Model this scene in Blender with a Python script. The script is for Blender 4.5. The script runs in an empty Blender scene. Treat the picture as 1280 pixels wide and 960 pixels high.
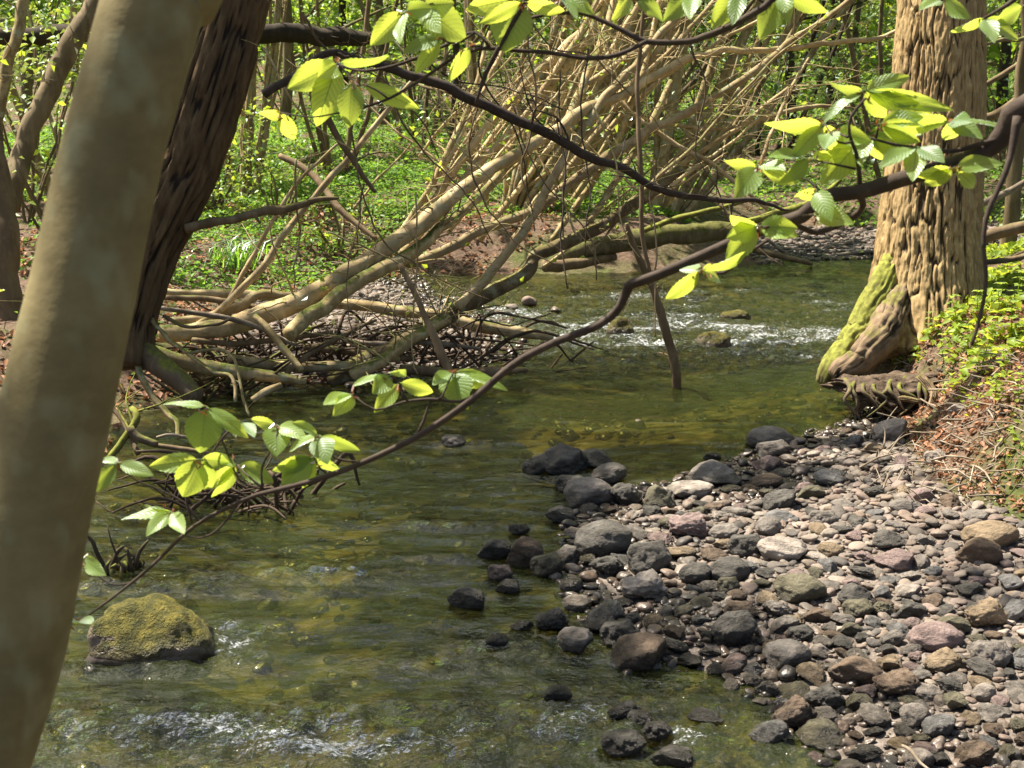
import bpy, math, random
import numpy as np
from mathutils import Vector, Matrix
random.seed(7); R = np.random.default_rng(11)
sc = bpy.context.scene; COL = sc.collection
# ------------------------------------------------------------------ camera
CAMZ = 2.2; PITCH = math.radians(13.3); F = 1777.8
cam_d = bpy.data.cameras.new("camera"); cam = bpy.data.objects.new("camera", cam_d); COL.objects.link(cam)
cam.location = (0, 0, CAMZ); cam.rotation_euler = (math.radians(90) - PITCH, 0, 0)
cam_d.lens = 50; cam_d.sensor_width = 36; cam_d.clip_start = 0.05; cam_d.clip_end = 600
cam_d.dof.use_dof = True; cam_d.dof.focus_distance = 6.0; cam_d.dof.aperture_fstop = 13.0
sc.camera = cam
CP = np.array([0, 0, CAMZ]); FW = np.array([0, math.cos(PITCH), -math.sin(PITCH)]); UP = np.array([0, math.sin(PITCH), math.cos(PITCH)])
def ray(px, py): return FW + (px - 640) / F * np.array([1., 0, 0]) + (480 - py) / F * UP
def P(px, py, t): return CP + t * ray(px, py)
def G(px, py, z=0.0):
    d = ray(px, py); t = (z - CAMZ) / d[2]; return CP + t * d
def proj(p):
    q = np.asarray(p) - CP; t = q @ FW; return 640 + q[..., 0] / t * F, 480 - (q @ UP) / t * F, t
SUN_EL = math.radians(60); SUN_AZ = math.radians(-58)        # azimuth from +Y towards +X
SUNV = np.array([math.sin(SUN_AZ) * math.cos(SUN_EL), math.cos(SUN_AZ) * math.cos(SUN_EL), math.sin(SUN_EL)])
# ------------------------------------------------------------------ noise
def _h(ix, iy, iz, s):
    n = (ix.astype(np.int64) * 374761393 + iy.astype(np.int64) * 668265263 + iz.astype(np.int64) * 2147483647 + s * 1274126177) & 0xFFFFFFFF
    n = ((n ^ (n >> 13)) * 1274126177) & 0xFFFFFFFF
    n = ((n ^ (n >> 16)) * 2246822519) & 0xFFFFFFFF
    return ((n ^ (n >> 15)) & 0xFFFFFF) / float(0xFFFFFF)
def vn(x, y, z=None, s=0):
    x = np.asarray(x, float); y = np.asarray(y, float); z = np.zeros_like(x) if z is None else np.asarray(z, float)
    x, y, z = np.broadcast_arrays(x, y, z)
    ix, iy, iz = np.floor(x), np.floor(y), np.floor(z); fx, fy, fz = x - ix, y - iy, z - iz
    fx, fy, fz = [f * f * f * (f * (f * 6 - 15) + 10) for f in (fx, fy, fz)]
    r = 0
    for a in (0, 1):
        for b in (0, 1):
            for c in (0, 1):
                r = r + _h(ix + a, iy + b, iz + c, s) * (fx if a else 1 - fx) * (fy if b else 1 - fy) * (fz if c else 1 - fz)
    return r
def fbm(x, y, z=None, o=4, s=0):
    r = 0; a = .5; k = 1.0; t = 0
    for i in range(o):
        r = r + a * vn(np.asarray(x) * k, np.asarray(y) * k, None if z is None else np.asarray(z) * k, s + i); t += a; a *= .5; k *= 2.03
    return r / t
def sst(x, a, b):
    t = np.clip((x - a) / (b - a), 0, 1); return t * t * (3 - 2 * t)
# ------------------------------------------------------------------ plan of the place
def g2(px, py, z=0.0): q = G(px, py, z); return (q[0], q[1])
WATER = np.array([(-9, 2.2), (-2.2, 2.9), (-.3, 2.75), (.7, 2.9), (1.3, 3.45), g2(1010, 965), g2(950, 895), g2(880, 845), g2(800, 838), g2(730, 790), g2(690, 725), g2(700, 650),
    g2(745, 612), g2(830, 604), g2(900, 580), g2(960, 556), g2(1060, 526), g2(1080, 508), g2(1048, 474), g2(1075, 430), g2(1100, 385), (4.2, 12.6), (6.5, 13.4), (11, 14.0),
    (11, 16.2), (6.5, 15.6), g2(1100, 323), g2(1030, 326), g2(960, 331), g2(900, 343), g2(800, 344), g2(700, 346), g2(610, 344), g2(525, 348), g2(560, 372), g2(625, 392),
    g2(668, 420), g2(655, 452), g2(600, 468), g2(445, 481), g2(300, 492), g2(170, 520), g2(120, 620), g2(60, 700), g2(-80, 790), (-3.2, 5.6), (-9, 6.4)])
GRAVR = np.array([(.9, 2.6), (1.3, 3.45), g2(1010, 965), g2(950, 895), g2(880, 845), g2(800, 838), g2(730, 790), g2(690, 725), g2(700, 650),
    g2(745, 612), g2(830, 604), g2(900, 580), g2(960, 556), g2(1060, 526), g2(1078, 508), g2(1105, 512, .12), g2(1140, 565, .15), g2(1195, 612, .18), g2(1300, 650, .2), (3.6, 5.2), (4.2, 3.2), (2.2, 2.3)])
GRAVL = np.array([g2(300, 470), g2(445, 481), g2(600, 468), g2(655, 452), g2(668, 420), g2(625, 392), g2(560, 372), g2(525, 348), g2(430, 352, .1), g2(330, 385, .1), g2(300, 430, .1)])
BEACH = np.array([g2(960, 331), g2(1030, 326), g2(1100, 323), (6.5, 15.6), (6.6, 17.2), g2(1110, 285, .15), g2(1010, 283, .15), g2(950, 300, .1)])
def sdf(poly, x, y):
    x = np.asarray(x, float); y = np.asarray(y, float)
    d = np.full(x.shape, 1e9); ins = np.zeros(x.shape, bool); n = len(poly)
    for i in range(n):
        ax, ay = poly[i]; bx, by = poly[(i + 1) % n]; ex, ey = bx - ax, by - ay
        t = np.clip(((x - ax) * ex + (y - ay) * ey) / (ex * ex + ey * ey + 1e-12), 0, 1)
        d = np.minimum(d, (x - ax - t * ex) ** 2 + (y - ay - t * ey) ** 2)
        c = ((ay > y) != (by > y)) & (x < (bx - ax) * (y - ay) / (by - ay + 1e-12) + ax); ins ^= c
    d = np.sqrt(d); return np.where(ins, -d, d)
def terrain(x, y, full=False):
    x = np.asarray(x, float); y = np.asarray(y, float)
    dw = sdf(WATER, x, y); dr = sdf(GRAVR, x, y); dl = sdf(GRAVL, x, y); db = sdf(BEACH, x, y)
    dg = np.minimum(np.minimum(dr, dl), db); d = np.minimum(dw, dg); d = np.maximum(d, 0)
    bed = -np.minimum(0.34, 0.22 * np.maximum(-dw, 0) ** .8) + .03 * (fbm(x * 2, y * 2, s=3) - .5); bq = g2(770, 525); bed = bed + .17 * np.exp(-(((x - bq[0]) / .95) ** 2 + ((y - bq[1]) / .5) ** 2)) * (bed < -.1)
    grav = 0.004 + 0.085 * np.minimum(np.maximum(dw, 0), 3) + .07 * (fbm(x * 1.6, y * 1.6, s=5) - .5) * sst(dw, 0, .5)
    right = sst(x, .9, 1.7) * (1 - sst(y, 11, 14)) * sst(y, 3, 5)
    bank = (.42 * (1 - right)) * sst(d / 1.3, 0, 1) + right * (.40 * sst(d / .6, 0, 1) + .40 * sst(d / 2.0, 0, 1)) + .35 * sst(d, 1, 8) + .14 * (fbm(x * .9, y * .9, s=8) - .5) * sst(d, 0, .8) + .09 * (fbm(x * 4, y * 4, s=9) - .5) * sst(d, 0, .4)
    nq = g2(1112, 505, .1); bank = bank * (1 - .95 * np.exp(-((x - nq[0]) ** 2 + (y - nq[1]) ** 2) / .07))
    far = sst(np.hypot(x, y), 24, 90) * 5.0
    z = np.where(dw < 0, bed, np.where(dg < 0, grav, np.maximum(grav * np.exp(-d * 2), 0) + bank)) + far * (dw > 0)
    if full: return z, dw, dg
    return z
TX0, TY0, TS = -9.0, 1.5, .05
_tx, _ty = np.meshgrid(np.arange(TX0, 10, TS), np.arange(TY0, 26, TS), indexing='ij'); TZ, TDW, TDG = terrain(_tx, _ty, True)
def tq(x, y):
    if not (TX0 < x < 9.8 and TY0 < y < 25.8): z, a, b = terrain(x, y, True); return float(z), float(a), float(b)
    i = (x - TX0) / TS; j = (y - TY0) / TS; i0 = int(i); j0 = int(j); u = i - i0; v = j - j0
    return tuple(A[i0, j0] * (1 - u) * (1 - v) + A[i0 + 1, j0] * u * (1 - v) + A[i0, j0 + 1] * (1 - u) * v + A[i0 + 1, j0 + 1] * u * v for A in (TZ, TDW, TDG))
def hit(px, py, water=False):
    z = 0.0
    for _ in range(40):
        q = G(px, py, z); zn = tq(q[0], q[1])[0]
        if water: zn = max(zn, 0)
        z = z + .6 * (zn - z)
    return G(px, py, z)
# ------------------------------------------------------------------ mesh building
class MB:
    def __init__(s): s.v = []; s.f = []; s.n = 0; s.att = []; s.uv = []
    def add(s, v, f, att=None, uv=None):
        v = np.asarray(v, float); s.v.append(v); s.f.append(np.asarray(f, np.int64) + s.n); s.n += len(v)
        s.att.append(np.full(len(v), .5) if att is None else np.broadcast_to(np.asarray(att, float), (len(v),)))
        s.uv.append(np.zeros((len(v), 2)) if uv is None else np.asarray(uv, float))
    def mesh(s, name, smooth=True):
        me = bpy.data.meshes.new(name)
        V = np.concatenate(s.v); nl = [f.size for f in s.f]
        me.vertices.add(len(V)); me.vertices.foreach_set("co", V.astype(np.float32).ravel())
        loops = np.concatenate([f.ravel() for f in s.f]); tot = np.concatenate([np.full(len(f), f.shape[1]) for f in s.f])
        st = np.concatenate([[0], np.cumsum(tot)[:-1]])
        me.loops.add(len(loops)); me.loops.foreach_set("vertex_index", loops.astype(np.int32))
        me.polygons.add(len(tot)); me.polygons.foreach_set("loop_start", st.astype(np.int32))
        me.polygons.foreach_set("use_smooth", np.full(len(tot), smooth))
        a = me.attributes.new("tint", 'FLOAT', 'POINT'); a.data.foreach_set("value", np.concatenate(s.att).astype(np.float32))
        U = np.concatenate(s.uv)
        if U.any():
            uvl = me.uv_layers.new(name="UVMap"); uvl.data.foreach_set("uv", U[loops].astype(np.float32).ravel())
        me.update(calc_edges=True); me.validate(); return me
def tag(o, label=None, cat=None, group=None, kind=None):
    if label: o["label"] = label
    if cat: o["category"] = cat
    if group: o["group"] = group
    if kind: o["kind"] = kind
    return o
def link(name, me, mat=None, parent=None, loc=None):
    o = bpy.data.objects.new(name, me); COL.objects.link(o)
    if mat is not None and me is not None and not me.materials: me.materials.append(mat)
    if parent is not None:
        o.parent = parent
        o.matrix_parent_inverse = Matrix.Translation(-Vector(parent.location))
    if loc is not None: o.location = loc
    return o
def root(name, loc, label, cat, group=None):
    o = bpy.data.objects.new(name, None); COL.objects.link(o); o.location = tuple(float(c) for c in loc); o.empty_display_size = .1
    return tag(o, label, cat, group)
def resample(pts, rad, step):
    pts = np.asarray(pts, float); rad = np.asarray(rad, float)
    if len(pts) == 2: pts = np.array([pts[0], (pts[0] + pts[1]) / 2, pts[1]]); rad = np.array([rad[0], rad.mean(), rad[1]])
    p = np.vstack([2 * pts[0] - pts[1], pts, 2 * pts[-1] - pts[-2]]); out = []; ro = []
    for i in range(1, len(p) - 2):
        L = np.linalg.norm(p[i + 1] - p[i]); n = max(1, int(math.ceil(L / step)))
        for k in range(n):
            t = k / n; a, b, c, d = p[i - 1], p[i], p[i + 1], p[i + 2]
            out.append(.5 * (2 * b + (c - a) * t + (2 * a - 5 * b + 4 * c - d) * t * t + (3 * b - a - 3 * c + d) * t ** 3))
            ro.append(rad[i - 1] * (1 - t) + rad[i] * t)
    out.append(pts[-1]); ro.append(rad[-1]); return np.array(out), np.array(ro)
def tube(mb, pts, rad, segs=8, step=.08, disp=None, wob=0.0, att=None, cap=True, seed=0, bump=0.0):
    c, r = resample(pts, rad, step); n = len(c)
    if wob:
        k = np.arange(n) * step
        for ax in range(3): c[:, ax] += wob * (fbm(k * 4 + ax * 31.7, k * 0 + seed * 7.3, o=3, s=ax) - .5) * sst(k, 0, .15)
    T = np.gradient(c, axis=0); T /= np.linalg.norm(T, axis=1)[:, None] + 1e-12
    u = np.cross(T[0], [0.31, .2, 1.0]); u = np.cross(T[0], [1., .1, 0]) if np.linalg.norm(u) < .2 else u; u /= np.linalg.norm(u)
    U = np.zeros_like(c); U[0] = u
    for i in range(1, n):
        u = U[i - 1] - T[i] * (U[i - 1] @ T[i]); U[i] = u / (np.linalg.norm(u) + 1e-12)
    W = np.cross(T, U); th = np.linspace(0, 2 * math.pi, segs, endpoint=False)
    s = np.concatenate([[0], np.cumsum(np.linalg.norm(np.diff(c, axis=0), axis=1))])
    ct, sn = np.cos(th), np.sin(th)
    RR = np.repeat(r[:, None], segs, 1); dtint = None
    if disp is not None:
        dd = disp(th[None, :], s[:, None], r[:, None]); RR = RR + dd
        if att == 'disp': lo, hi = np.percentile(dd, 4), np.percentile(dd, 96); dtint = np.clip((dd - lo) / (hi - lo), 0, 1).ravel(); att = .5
    if bump: RR = RR * (1 + bump * (fbm(ct[None] * 1.3 + seed, sn[None] * 1.3, s[:, None] / (np.mean(r) * 3 + 1e-6), o=3, s=seed) - .5) * 2)
    V = c[:, None] + RR[:, :, None] * (ct[None, :, None] * U[:, None] + sn[None, :, None] * W[:, None])
    i, j = np.meshgrid(np.arange(n - 1), np.arange(segs), indexing='ij'); j2 = (j + 1) % segs
    f = np.stack([i * segs + j, i * segs + j2, (i + 1) * segs + j2, (i + 1) * segs + j], -1).reshape(-1, 4)
    uv = np.stack([np.broadcast_to(th[None] / 6.2832, RR.shape), np.broadcast_to(s[:, None], RR.shape)], -1).reshape(-1, 2) + 1e-4
    V = V.reshape(-1, 3); a = random.random() if att is None else att
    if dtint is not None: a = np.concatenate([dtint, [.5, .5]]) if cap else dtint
    if cap:
        base = len(V); V = np.vstack([V, c[0] - T[0] * r[0] * .3, c[-1] + T[-1] * r[-1] * .3]); uv = np.vstack([uv, uv[0], uv[-1]])
        j = np.arange(segs); j2 = (j + 1) % segs; m = (n - 1) * segs
        mb.add(V, f, a, uv)
        # caps share the ring vertices through explicit indices
        off = mb.n - len(V)
        mb.f.append(np.stack([j2, j, np.full(segs, base)], -1) + off)
        mb.f.append(np.stack([m + j, m + j2, np.full(segs, base + 1)], -1) + off)
    else: mb.add(V, f, a, uv)
    return c, r
def pp(lst, d0, d1=None):
    """photo polyline (px, py, width) with depth running d0..d1 -> points, radii"""
    n = len(lst); d1 = d0 if d1 is None else d1; pts = []; rad = []
    for k, it in enumerate(lst):
        t = it[3] if len(it) > 3 else d0 + (d1 - d0) * k / max(1, n - 1)
        pts.append(P(it[0], it[1], t)); rad.append(it[2] / 2 * t / F)
    return np.array(pts), np.array(rad)
def leaf_cloud(mb, C, N, size, asp=.62, att=None):
    """many small folded leaves: C centres, N normals-ish"""
    C = np.asarray(C, float); n = len(C)
    if n == 0: return
    size = np.broadcast_to(size, (n,))[:, None]
    N = N / (np.linalg.norm(N, axis=1)[:, None] + 1e-9); A = R.normal(size=(n, 3)); A -= N * (A * N).sum(1)[:, None]; A /= np.linalg.norm(A, axis=1)[:, None] + 1e-9
    B = np.cross(N, A); fold = .18
    b = C - A * size * .5; t = C + A * size * .5 - N * size * .12; l = C + B * size * asp * .5 + N * size * fold - A * size * .06; r = C - B * size * asp * .5 + N * size * fold - A * size * .06
    V = np.stack([b, l, t, r], 1).reshape(-1, 3); k = np.arange(n)[:, None] * 4
    f = np.concatenate([k + np.array([[0, 2, 1]]), k + np.array([[0, 3, 2]])], 0)
    at = R.random(n) if att is None else att
    mb.add(V, f, np.repeat(at, 4))
# ------------------------------------------------------------------ materials
def mat(name):
    m = bpy.data.materials.new(name); m.use_nodes = True; nt = m.node_tree
    for n in list(nt.nodes): nt.nodes.remove(n)
    out = nt.nodes.new("ShaderNodeOutputMaterial"); return m, nt, out
class NT:
    def __init__(s, nt): s.nt = nt
    def n(s, t, **kw):
        o = s.nt.nodes.new("ShaderNode" + t)
        for k, v in kw.items():
            if k.startswith("i_"): o.inputs[k[2:].replace("_", " ")].default_value = v
            else: setattr(o, k, v)
        return o
    def l(s, a, b): s.nt.links.new(a, b)
    def ramp(s, fac, stops):
        r = s.n("ValToRGB"); s.l(fac, r.inputs[0]); e = r.color_ramp.elements
        while len(e) < len(stops): e.new(.5)
        for k, (p, c) in enumerate(stops): e[k].position = p; e[k].color = tuple(c) + (1,) if len(c) == 3 else c
        return r.outputs[0]
    def noise(s, vec, scale, detail=4, rough=.55):
        t = s.n("TexNoise"); t.inputs["Scale"].default_value = scale; t.inputs["Detail"].default_value = detail; t.inputs["Roughness"].default_value = rough
        if vec is not None: s.l(vec, t.inputs["Vector"])
        return t.outputs["Fac"]
    def mapped(s, vec, scale):
        m = s.n("Mapping"); m.inputs["Scale"].default_value = scale; s.l(vec, m.inputs["Vector"]); return m.outputs[0]
    def mix(s, fac, a, b, mode='MIX'):
        m = s.n("Mix", data_type='RGBA', blend_type=mode)
        if isinstance(fac, (int, float)): m.inputs[0].default_value = fac
        else: s.l(fac, m.inputs[0])
        for k, v in ((6, a), (7, b)):
            if isinstance(v, tuple): m.inputs[k].default_value = v + (1,) if len(v) == 3 else v
            else: s.l(v, m.inputs[k])
        return m.outputs[2]
    def math(s, op, a, b=None, clamp=False):
        m = s.n("Math", operation=op, use_clamp=clamp)
        for k, v in ((0, a), (1, b)):
            if v is None: continue
            if isinstance(v, (int, float)): m.inputs[k].default_value = v
            else: s.l(v, m.inputs[k])
        return m.outputs[0]
def leaf_mat(name, dif, tra, gloss=.25, veins=False, spread=.35):
    m, nt, out = mat(name); N = NT(nt)
    at = N.n("Attribute", attribute_name="tint").outputs["Fac"]
    def var(c):
        lo = tuple(x * (1 - spread) for x in c); hi = (min(1, c[0] * (1 + spread * 1.3)), c[1] * (1 + spread * .8), c[2] * (1 + spread * .4))
        return N.ramp(at, [(0, lo), (1, hi)])
    cd, ct = var(dif), var(tra)
    bs = N.n("BsdfDiffuse"); tr = N.n("BsdfTranslucent"); gl = N.n("BsdfGlossy"); gl.inputs["Roughness"].default_value = .42
    gl.inputs["Color"].default_value = (.85, .95, 1, 1)
    add = N.n("AddShader"); N.l(bs.outputs[0], add.inputs[0]); N.l(tr.outputs[0], add.inputs[1])
    fr = N.n("Fresnel"); fr.inputs["IOR"].default_value = 1.4; ff = N.math('MULTIPLY', fr.outputs[0], gloss * 3, True)
    mx = N.n("MixShader"); N.l(ff, mx.inputs[0]); N.l(add.outputs[0], mx.inputs[1]); N.l(gl.outputs[0], mx.inputs[2]); N.l(mx.outputs[0], out.inputs[0])
    if veins:
        uv = N.n("UVMap").outputs[0]; sp = N.n("SeparateXYZ"); N.l(uv, sp.inputs[0])
        ax = N.math('ABSOLUTE', N.math('SUBTRACT', sp.outputs[0], .5))
        ph = N.math('SUBTRACT', sp.outputs[1], N.math('MULTIPLY', ax, .55))
        w = N.math('SINE', N.math('MULTIPLY', ph, 62.0)); w = N.math('POWER', N.math('MULTIPLY', N.math('ADD', w, 1.0), .5), 8.0)
        mid = N.math('LESS_THAN', ax, .018); v = N.math('MAXIMUM', N.math('MULTIPLY', w, .45), mid)
        cd = N.mix(v, cd, tuple(x * .62 for x in dif)); ct = N.mix(v, ct, tuple(x * .55 for x in tra))
        bp = N.n("Bump"); bp.inputs["Strength"].default_value = .5; bp.inputs["Distance"].default_value = .002; N.l(N.math('MULTIPLY', w, -1.0), bp.inputs["Height"])
        for b in (bs, gl): N.l(bp.outputs[0], b.inputs["Normal"])
    N.l(cd, bs.inputs["Color"]); N.l(ct, tr.inputs["Color"]); return m
def bark_mat(name, c1, c2, scale=(14, 14, 3), moss=0.0, furrow=None, mosscol=(.10, .12, .02), rough=.85, bump=.6, lichen=0.0, bands=0.0, dist=.006, patches=0.0):
    m, nt, out = mat(name); N = NT(nt); p = N.n("TexCoord").outputs["Object"]; gp = N.n("NewGeometry")
    v = N.mapped(p, scale); n1 = N.noise(v, 1.0, 6, .65); n2 = N.noise(p, 3.0, 3)
    c = N.ramp(n1, [(.25, tuple(x * .6 for x in c1)), (.48, c1), (.72, c2)]); c = N.mix(N.ramp(n2, [(.4, (0, 0, 0)), (.7, (.6, .6, .6))]), c, tuple(x * .75 for x in c2))
    tint = N.n("Attribute", attribute_name="tint").outputs["Fac"]
    if furrow: c = N.mix(N.ramp(tint, [(.10, (1, 1, 1)), (.42, (0, 0, 0))]), c, furrow)  # low tint takes the bark's deeper furrow brown, which also paints in crack shade
    else:
        hsv = N.n("HueSaturation"); N.l(N.math('ADD', N.math('MULTIPLY', tint, .5), .75), hsv.inputs["Value"]); N.l(c, hsv.inputs["Color"]); c = hsv.outputs[0]
    if bands:
        vb = N.n("TexVoronoi"); vb.inputs["Scale"].default_value = 1; N.l(N.mapped(p, (9, 9, 40)), vb.inputs["Vector"])
        c = N.mix(N.math('MULTIPLY', N.ramp(vb.outputs["Distance"], [(.12, (1, 1, 1)), (.3, (0, 0, 0))]), bands), c, tuple(x * .45 for x in c1))
    if lichen:
        l1 = N.ramp(N.noise(p, 11, 3, .6), [(.56, (0, 0, 0)), (.63, (1, 1, 1))]); c = N.mix(N.math('MULTIPLY', l1, lichen), c, (.34, .36, .24))
    if patches:
        l1 = N.ramp(N.noise(N.mapped(p, (1, 1, .7)), 24, 2, .5), [(.52, (0, 0, 0)), (.72, (1, 1, 1))]); c = N.mix(N.math('MULTIPLY', l1, patches), c, (.28, .29, .17))
    if moss:
        sp = N.n("SeparateXYZ"); N.l(gp.outputs["Normal"], sp.inputs[0])
        f = N.math('ADD', N.math('MULTIPLY', sp.outputs[2], .45), N.math('SUBTRACT', N.noise(p, 7, 5, .7), .5 - .45 * (moss - .5)))
        f = N.ramp(f, [(.18, (0, 0, 0)), (.36, (1, 1, 1))]); mc = N.ramp(N.noise(p, 30, 3), [(.3, tuple(x * .6 for x in mosscol)), (.7, tuple(x * 1.5 for x in mosscol))]); c = N.mix(f, c, mc)
    b = N.n("BsdfPrincipled"); b.inputs["Roughness"].default_value = rough; b.inputs["Specular IOR Level"].default_value = .25; N.l(c, b.inputs["Base Color"])
    bp = N.n("Bump"); bp.inputs["Strength"].default_value = bump; bp.inputs["Distance"].default_value = dist
    N.l(N.math('ADD', n1, N.math('MULTIPLY', N.noise(p, 60, 3), .3)), bp.inputs["Height"]); N.l(bp.outputs[0], b.inputs["Normal"])
    N.l(b.outputs[0], out.inputs[0]); return m
def stone_mat(name, c, moss=0.0, wetline=.085, layer=False, attr=False):
    m, nt, out = mat(name); N = NT(nt); p = N.n("TexCoord").outputs["Object"]; geo = N.n("NewGeometry"); oi = N.n("ObjectInfo")
    va = N.n("VectorMath", operation='ADD'); N.l(p, va.inputs[0]); rv = N.n("VectorMath", operation='SCALE'); rv.inputs[0].default_value = (37, 51, 23); N.l(oi.outputs["Random"], rv.inputs["Scale"]); N.l(rv.outputs[0], va.inputs[1]); q = va.outputs[0]
    n1 = N.noise(q, 1.6, 5, .6); n2 = N.noise(q, 14, 4, .7)
    lo = tuple(x * .55 for x in c); hi = tuple(min(.9, x * 1.35 + .02) for x in c)
    col = N.ramp(n1, [(.3, lo), (.5, c), (.7, hi)]); col = N.mix(N.ramp(n2, [(.52, (0, 0, 0)), (.75, (.55, .55, .55))]), col, tuple(min(.9, x * 1.6 + .03) for x in c)); col = N.mix(N.ramp(n2, [(.25, (.6, .6, .6)), (.42, (0, 0, 0))]), col, lo)
    if attr:
        at = N.n("Attribute", attribute_name="tint").outputs["Fac"]
        tone = N.ramp(at, [(0, (.35, .37, .38)), (.25, (.75, .75, .72)), (.45, (1.25, 1.1, 1.05)), (.6, (.8, .7, .6)), (.8, (1.1, 1.1, 1.05)), (1, (1.45, 1.38, 1.3))]); col = N.mix(1.0, col, tone, 'MULTIPLY')
    sp = N.n("SeparateXYZ"); N.l(geo.outputs["Position"], sp.inputs[0])
    wet = N.math('ADD', sp.outputs[2], N.math('MULTIPLY', N.math('SUBTRACT', n1, .5), .09)); wet = N.ramp(N.math('MULTIPLY', N.math('SUBTRACT', wet, wetline - .03), 16), [(0, (1, 1, 1)), (1, (0, 0, 0))])
    col = N.mix(N.math('MULTIPLY', wet, .85), col, N.mix(1.0, col, (.30, .29, .26), 'MULTIPLY'))
    b = N.n("BsdfPrincipled")
    if moss:
        sn = N.n("SeparateXYZ"); N.l(geo.outputs["Normal"], sn.inputs[0])
        f = N.math('ADD', N.math('MULTIPLY', sn.outputs[2], .5), N.math('SUBTRACT', N.noise(q, 3.0, 6, .75), .78 - .4 * moss)); f = N.ramp(f, [(.22, (0, 0, 0)), (.34, (1, 1, 1))])
        f = N.math('MULTIPLY', f, N.math('MULTIPLY', N.math('SUBTRACT', sp.outputs[2], .03), 25, True), True)
        mc = N.ramp(N.noise(q, 20, 4, .7), [(.3, (.03, .04, .006)), (.5, (.12, .11, .013)), (.72, (.27, .225, .03))]); col = N.mix(f, col, mc)
        bp2 = f
    N.l(col, b.inputs["Base Color"]); N.l(N.math('SUBTRACT', .82, N.math('MULTIPLY', wet, .55)), b.inputs["Roughness"]); b.inputs["Specular IOR Level"].default_value = .4
    bp = N.n("Bump"); bp.inputs["Strength"].default_value = 1; bp.inputs["Distance"].default_value = .016
    h = N.math('ADD', N.noise(q, 5, 5, .65), N.math('MULTIPLY', N.noise(q, 26, 3, .7), .35))
    if moss: h = N.math('ADD', h, N.math('MULTIPLY', N.math('MULTIPLY', N.noise(q, 70, 3, .8), 3.2), f))
    N.l(h, bp.inputs["Height"]); N.l(bp.outputs[0], b.inputs["Normal"]); N.l(b.outputs[0], out.inputs[0]); return m
# ---- leaves, barks, stones
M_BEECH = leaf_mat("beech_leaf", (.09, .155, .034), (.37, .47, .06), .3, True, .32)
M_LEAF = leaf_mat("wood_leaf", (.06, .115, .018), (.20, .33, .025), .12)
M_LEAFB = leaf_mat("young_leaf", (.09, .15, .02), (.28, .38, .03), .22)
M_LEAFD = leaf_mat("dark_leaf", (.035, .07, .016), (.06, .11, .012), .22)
M_HERB = leaf_mat("herb_leaf", (.10, .155, .022), (.28, .36, .025), .08)
M_COVER = leaf_mat("cover_leaf", (.058, .12, .02), (.125, .25, .02), .06)
M_LITTER = leaf_mat("dead_leaf", (.20, .125, .085), (.06, .03, .015), .06, False, .55)
M_BUD = leaf_mat("bud_scale", (.16, .07, .03), (.1, .04, .01), .1)
M_SMOOTH = bark_mat("smooth_beech_bark", (.17, .14, .062), (.25, .21, .10), (9, 9, 14), bump=.5, lichen=0, patches=.5, dist=.005)
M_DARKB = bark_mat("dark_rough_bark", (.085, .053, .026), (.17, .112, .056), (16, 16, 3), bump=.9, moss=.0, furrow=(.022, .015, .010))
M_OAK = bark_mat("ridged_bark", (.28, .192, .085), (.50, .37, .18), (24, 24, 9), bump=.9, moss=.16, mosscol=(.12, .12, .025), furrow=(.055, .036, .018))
M_PALE = bark_mat("pale_alder_bark", (.31, .23, .115), (.60, .48, .28), (10, 10, 6), bump=.35, bands=.6, lichen=.4, moss=.12)
M_PALE2 = bark_mat("mottled_bark", (.25, .185, .085), (.56, .45, .24), (18, 18, 10), bump=.4, bands=.5, lichen=.7, moss=.35)
M_MOSSB = bark_mat("mossy_bark", (.10, .08, .045), (.24, .2, .12), (16, 16, 6), bump=.6, moss=.75, mosscol=(.085, .085, .02))
M_TWIG = bark_mat("black_twig_bark", (.045, .032, .024), (.095, .072, .055), (30, 30, 30), bump=.25)
M_BROWN = bark_mat("brown_bark", (.13, .09, .05), (.27, .2, .12), (12, 12, 4), bump=.5, moss=.1)
M_BGT = bark_mat("wood_bark", (.12, .09, .05), (.27, .21, .125), (10, 10, 3), bump=.5, moss=.2)
M_BGD = bark_mat("dark_wood_bark", (.035, .026, .018), (.07, .055, .035), (10, 10, 3), bump=.5)
M_DEAD = bark_mat("bleached_wood", (.19, .15, .105), (.42, .37, .29), (14, 14, 14), bump=.4)
M_ROOT = bark_mat("root_bark", (.075, .055, .035), (.17, .13, .08), (14, 14, 6), bump=.7, moss=.35, mosscol=(.11, .12, .02))
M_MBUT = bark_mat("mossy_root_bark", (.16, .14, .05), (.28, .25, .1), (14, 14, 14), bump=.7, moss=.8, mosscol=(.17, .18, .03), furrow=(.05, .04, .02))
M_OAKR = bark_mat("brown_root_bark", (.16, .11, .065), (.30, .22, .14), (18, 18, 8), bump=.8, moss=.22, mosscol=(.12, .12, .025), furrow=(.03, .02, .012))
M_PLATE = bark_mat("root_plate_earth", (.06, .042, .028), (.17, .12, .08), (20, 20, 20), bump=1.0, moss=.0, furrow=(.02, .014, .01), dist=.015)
M_DARKR = bark_mat("wet_dark_wood", (.05, .034, .022), (.12, .085, .055), (14, 14, 14), bump=.5)
M_STEMD = bark_mat("dark_stem_bark", (.12, .085, .045), (.30, .24, .14), (16, 16, 8), bump=.5, bands=.4, lichen=.5, moss=.3, mosscol=(.13, .12, .03))
M_MSTICK = bark_mat("green_mossy_stick", (.14, .13, .04), (.25, .22, .08), (14, 14, 14), bump=.4, moss=.9, mosscol=(.17, .18, .03))
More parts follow.
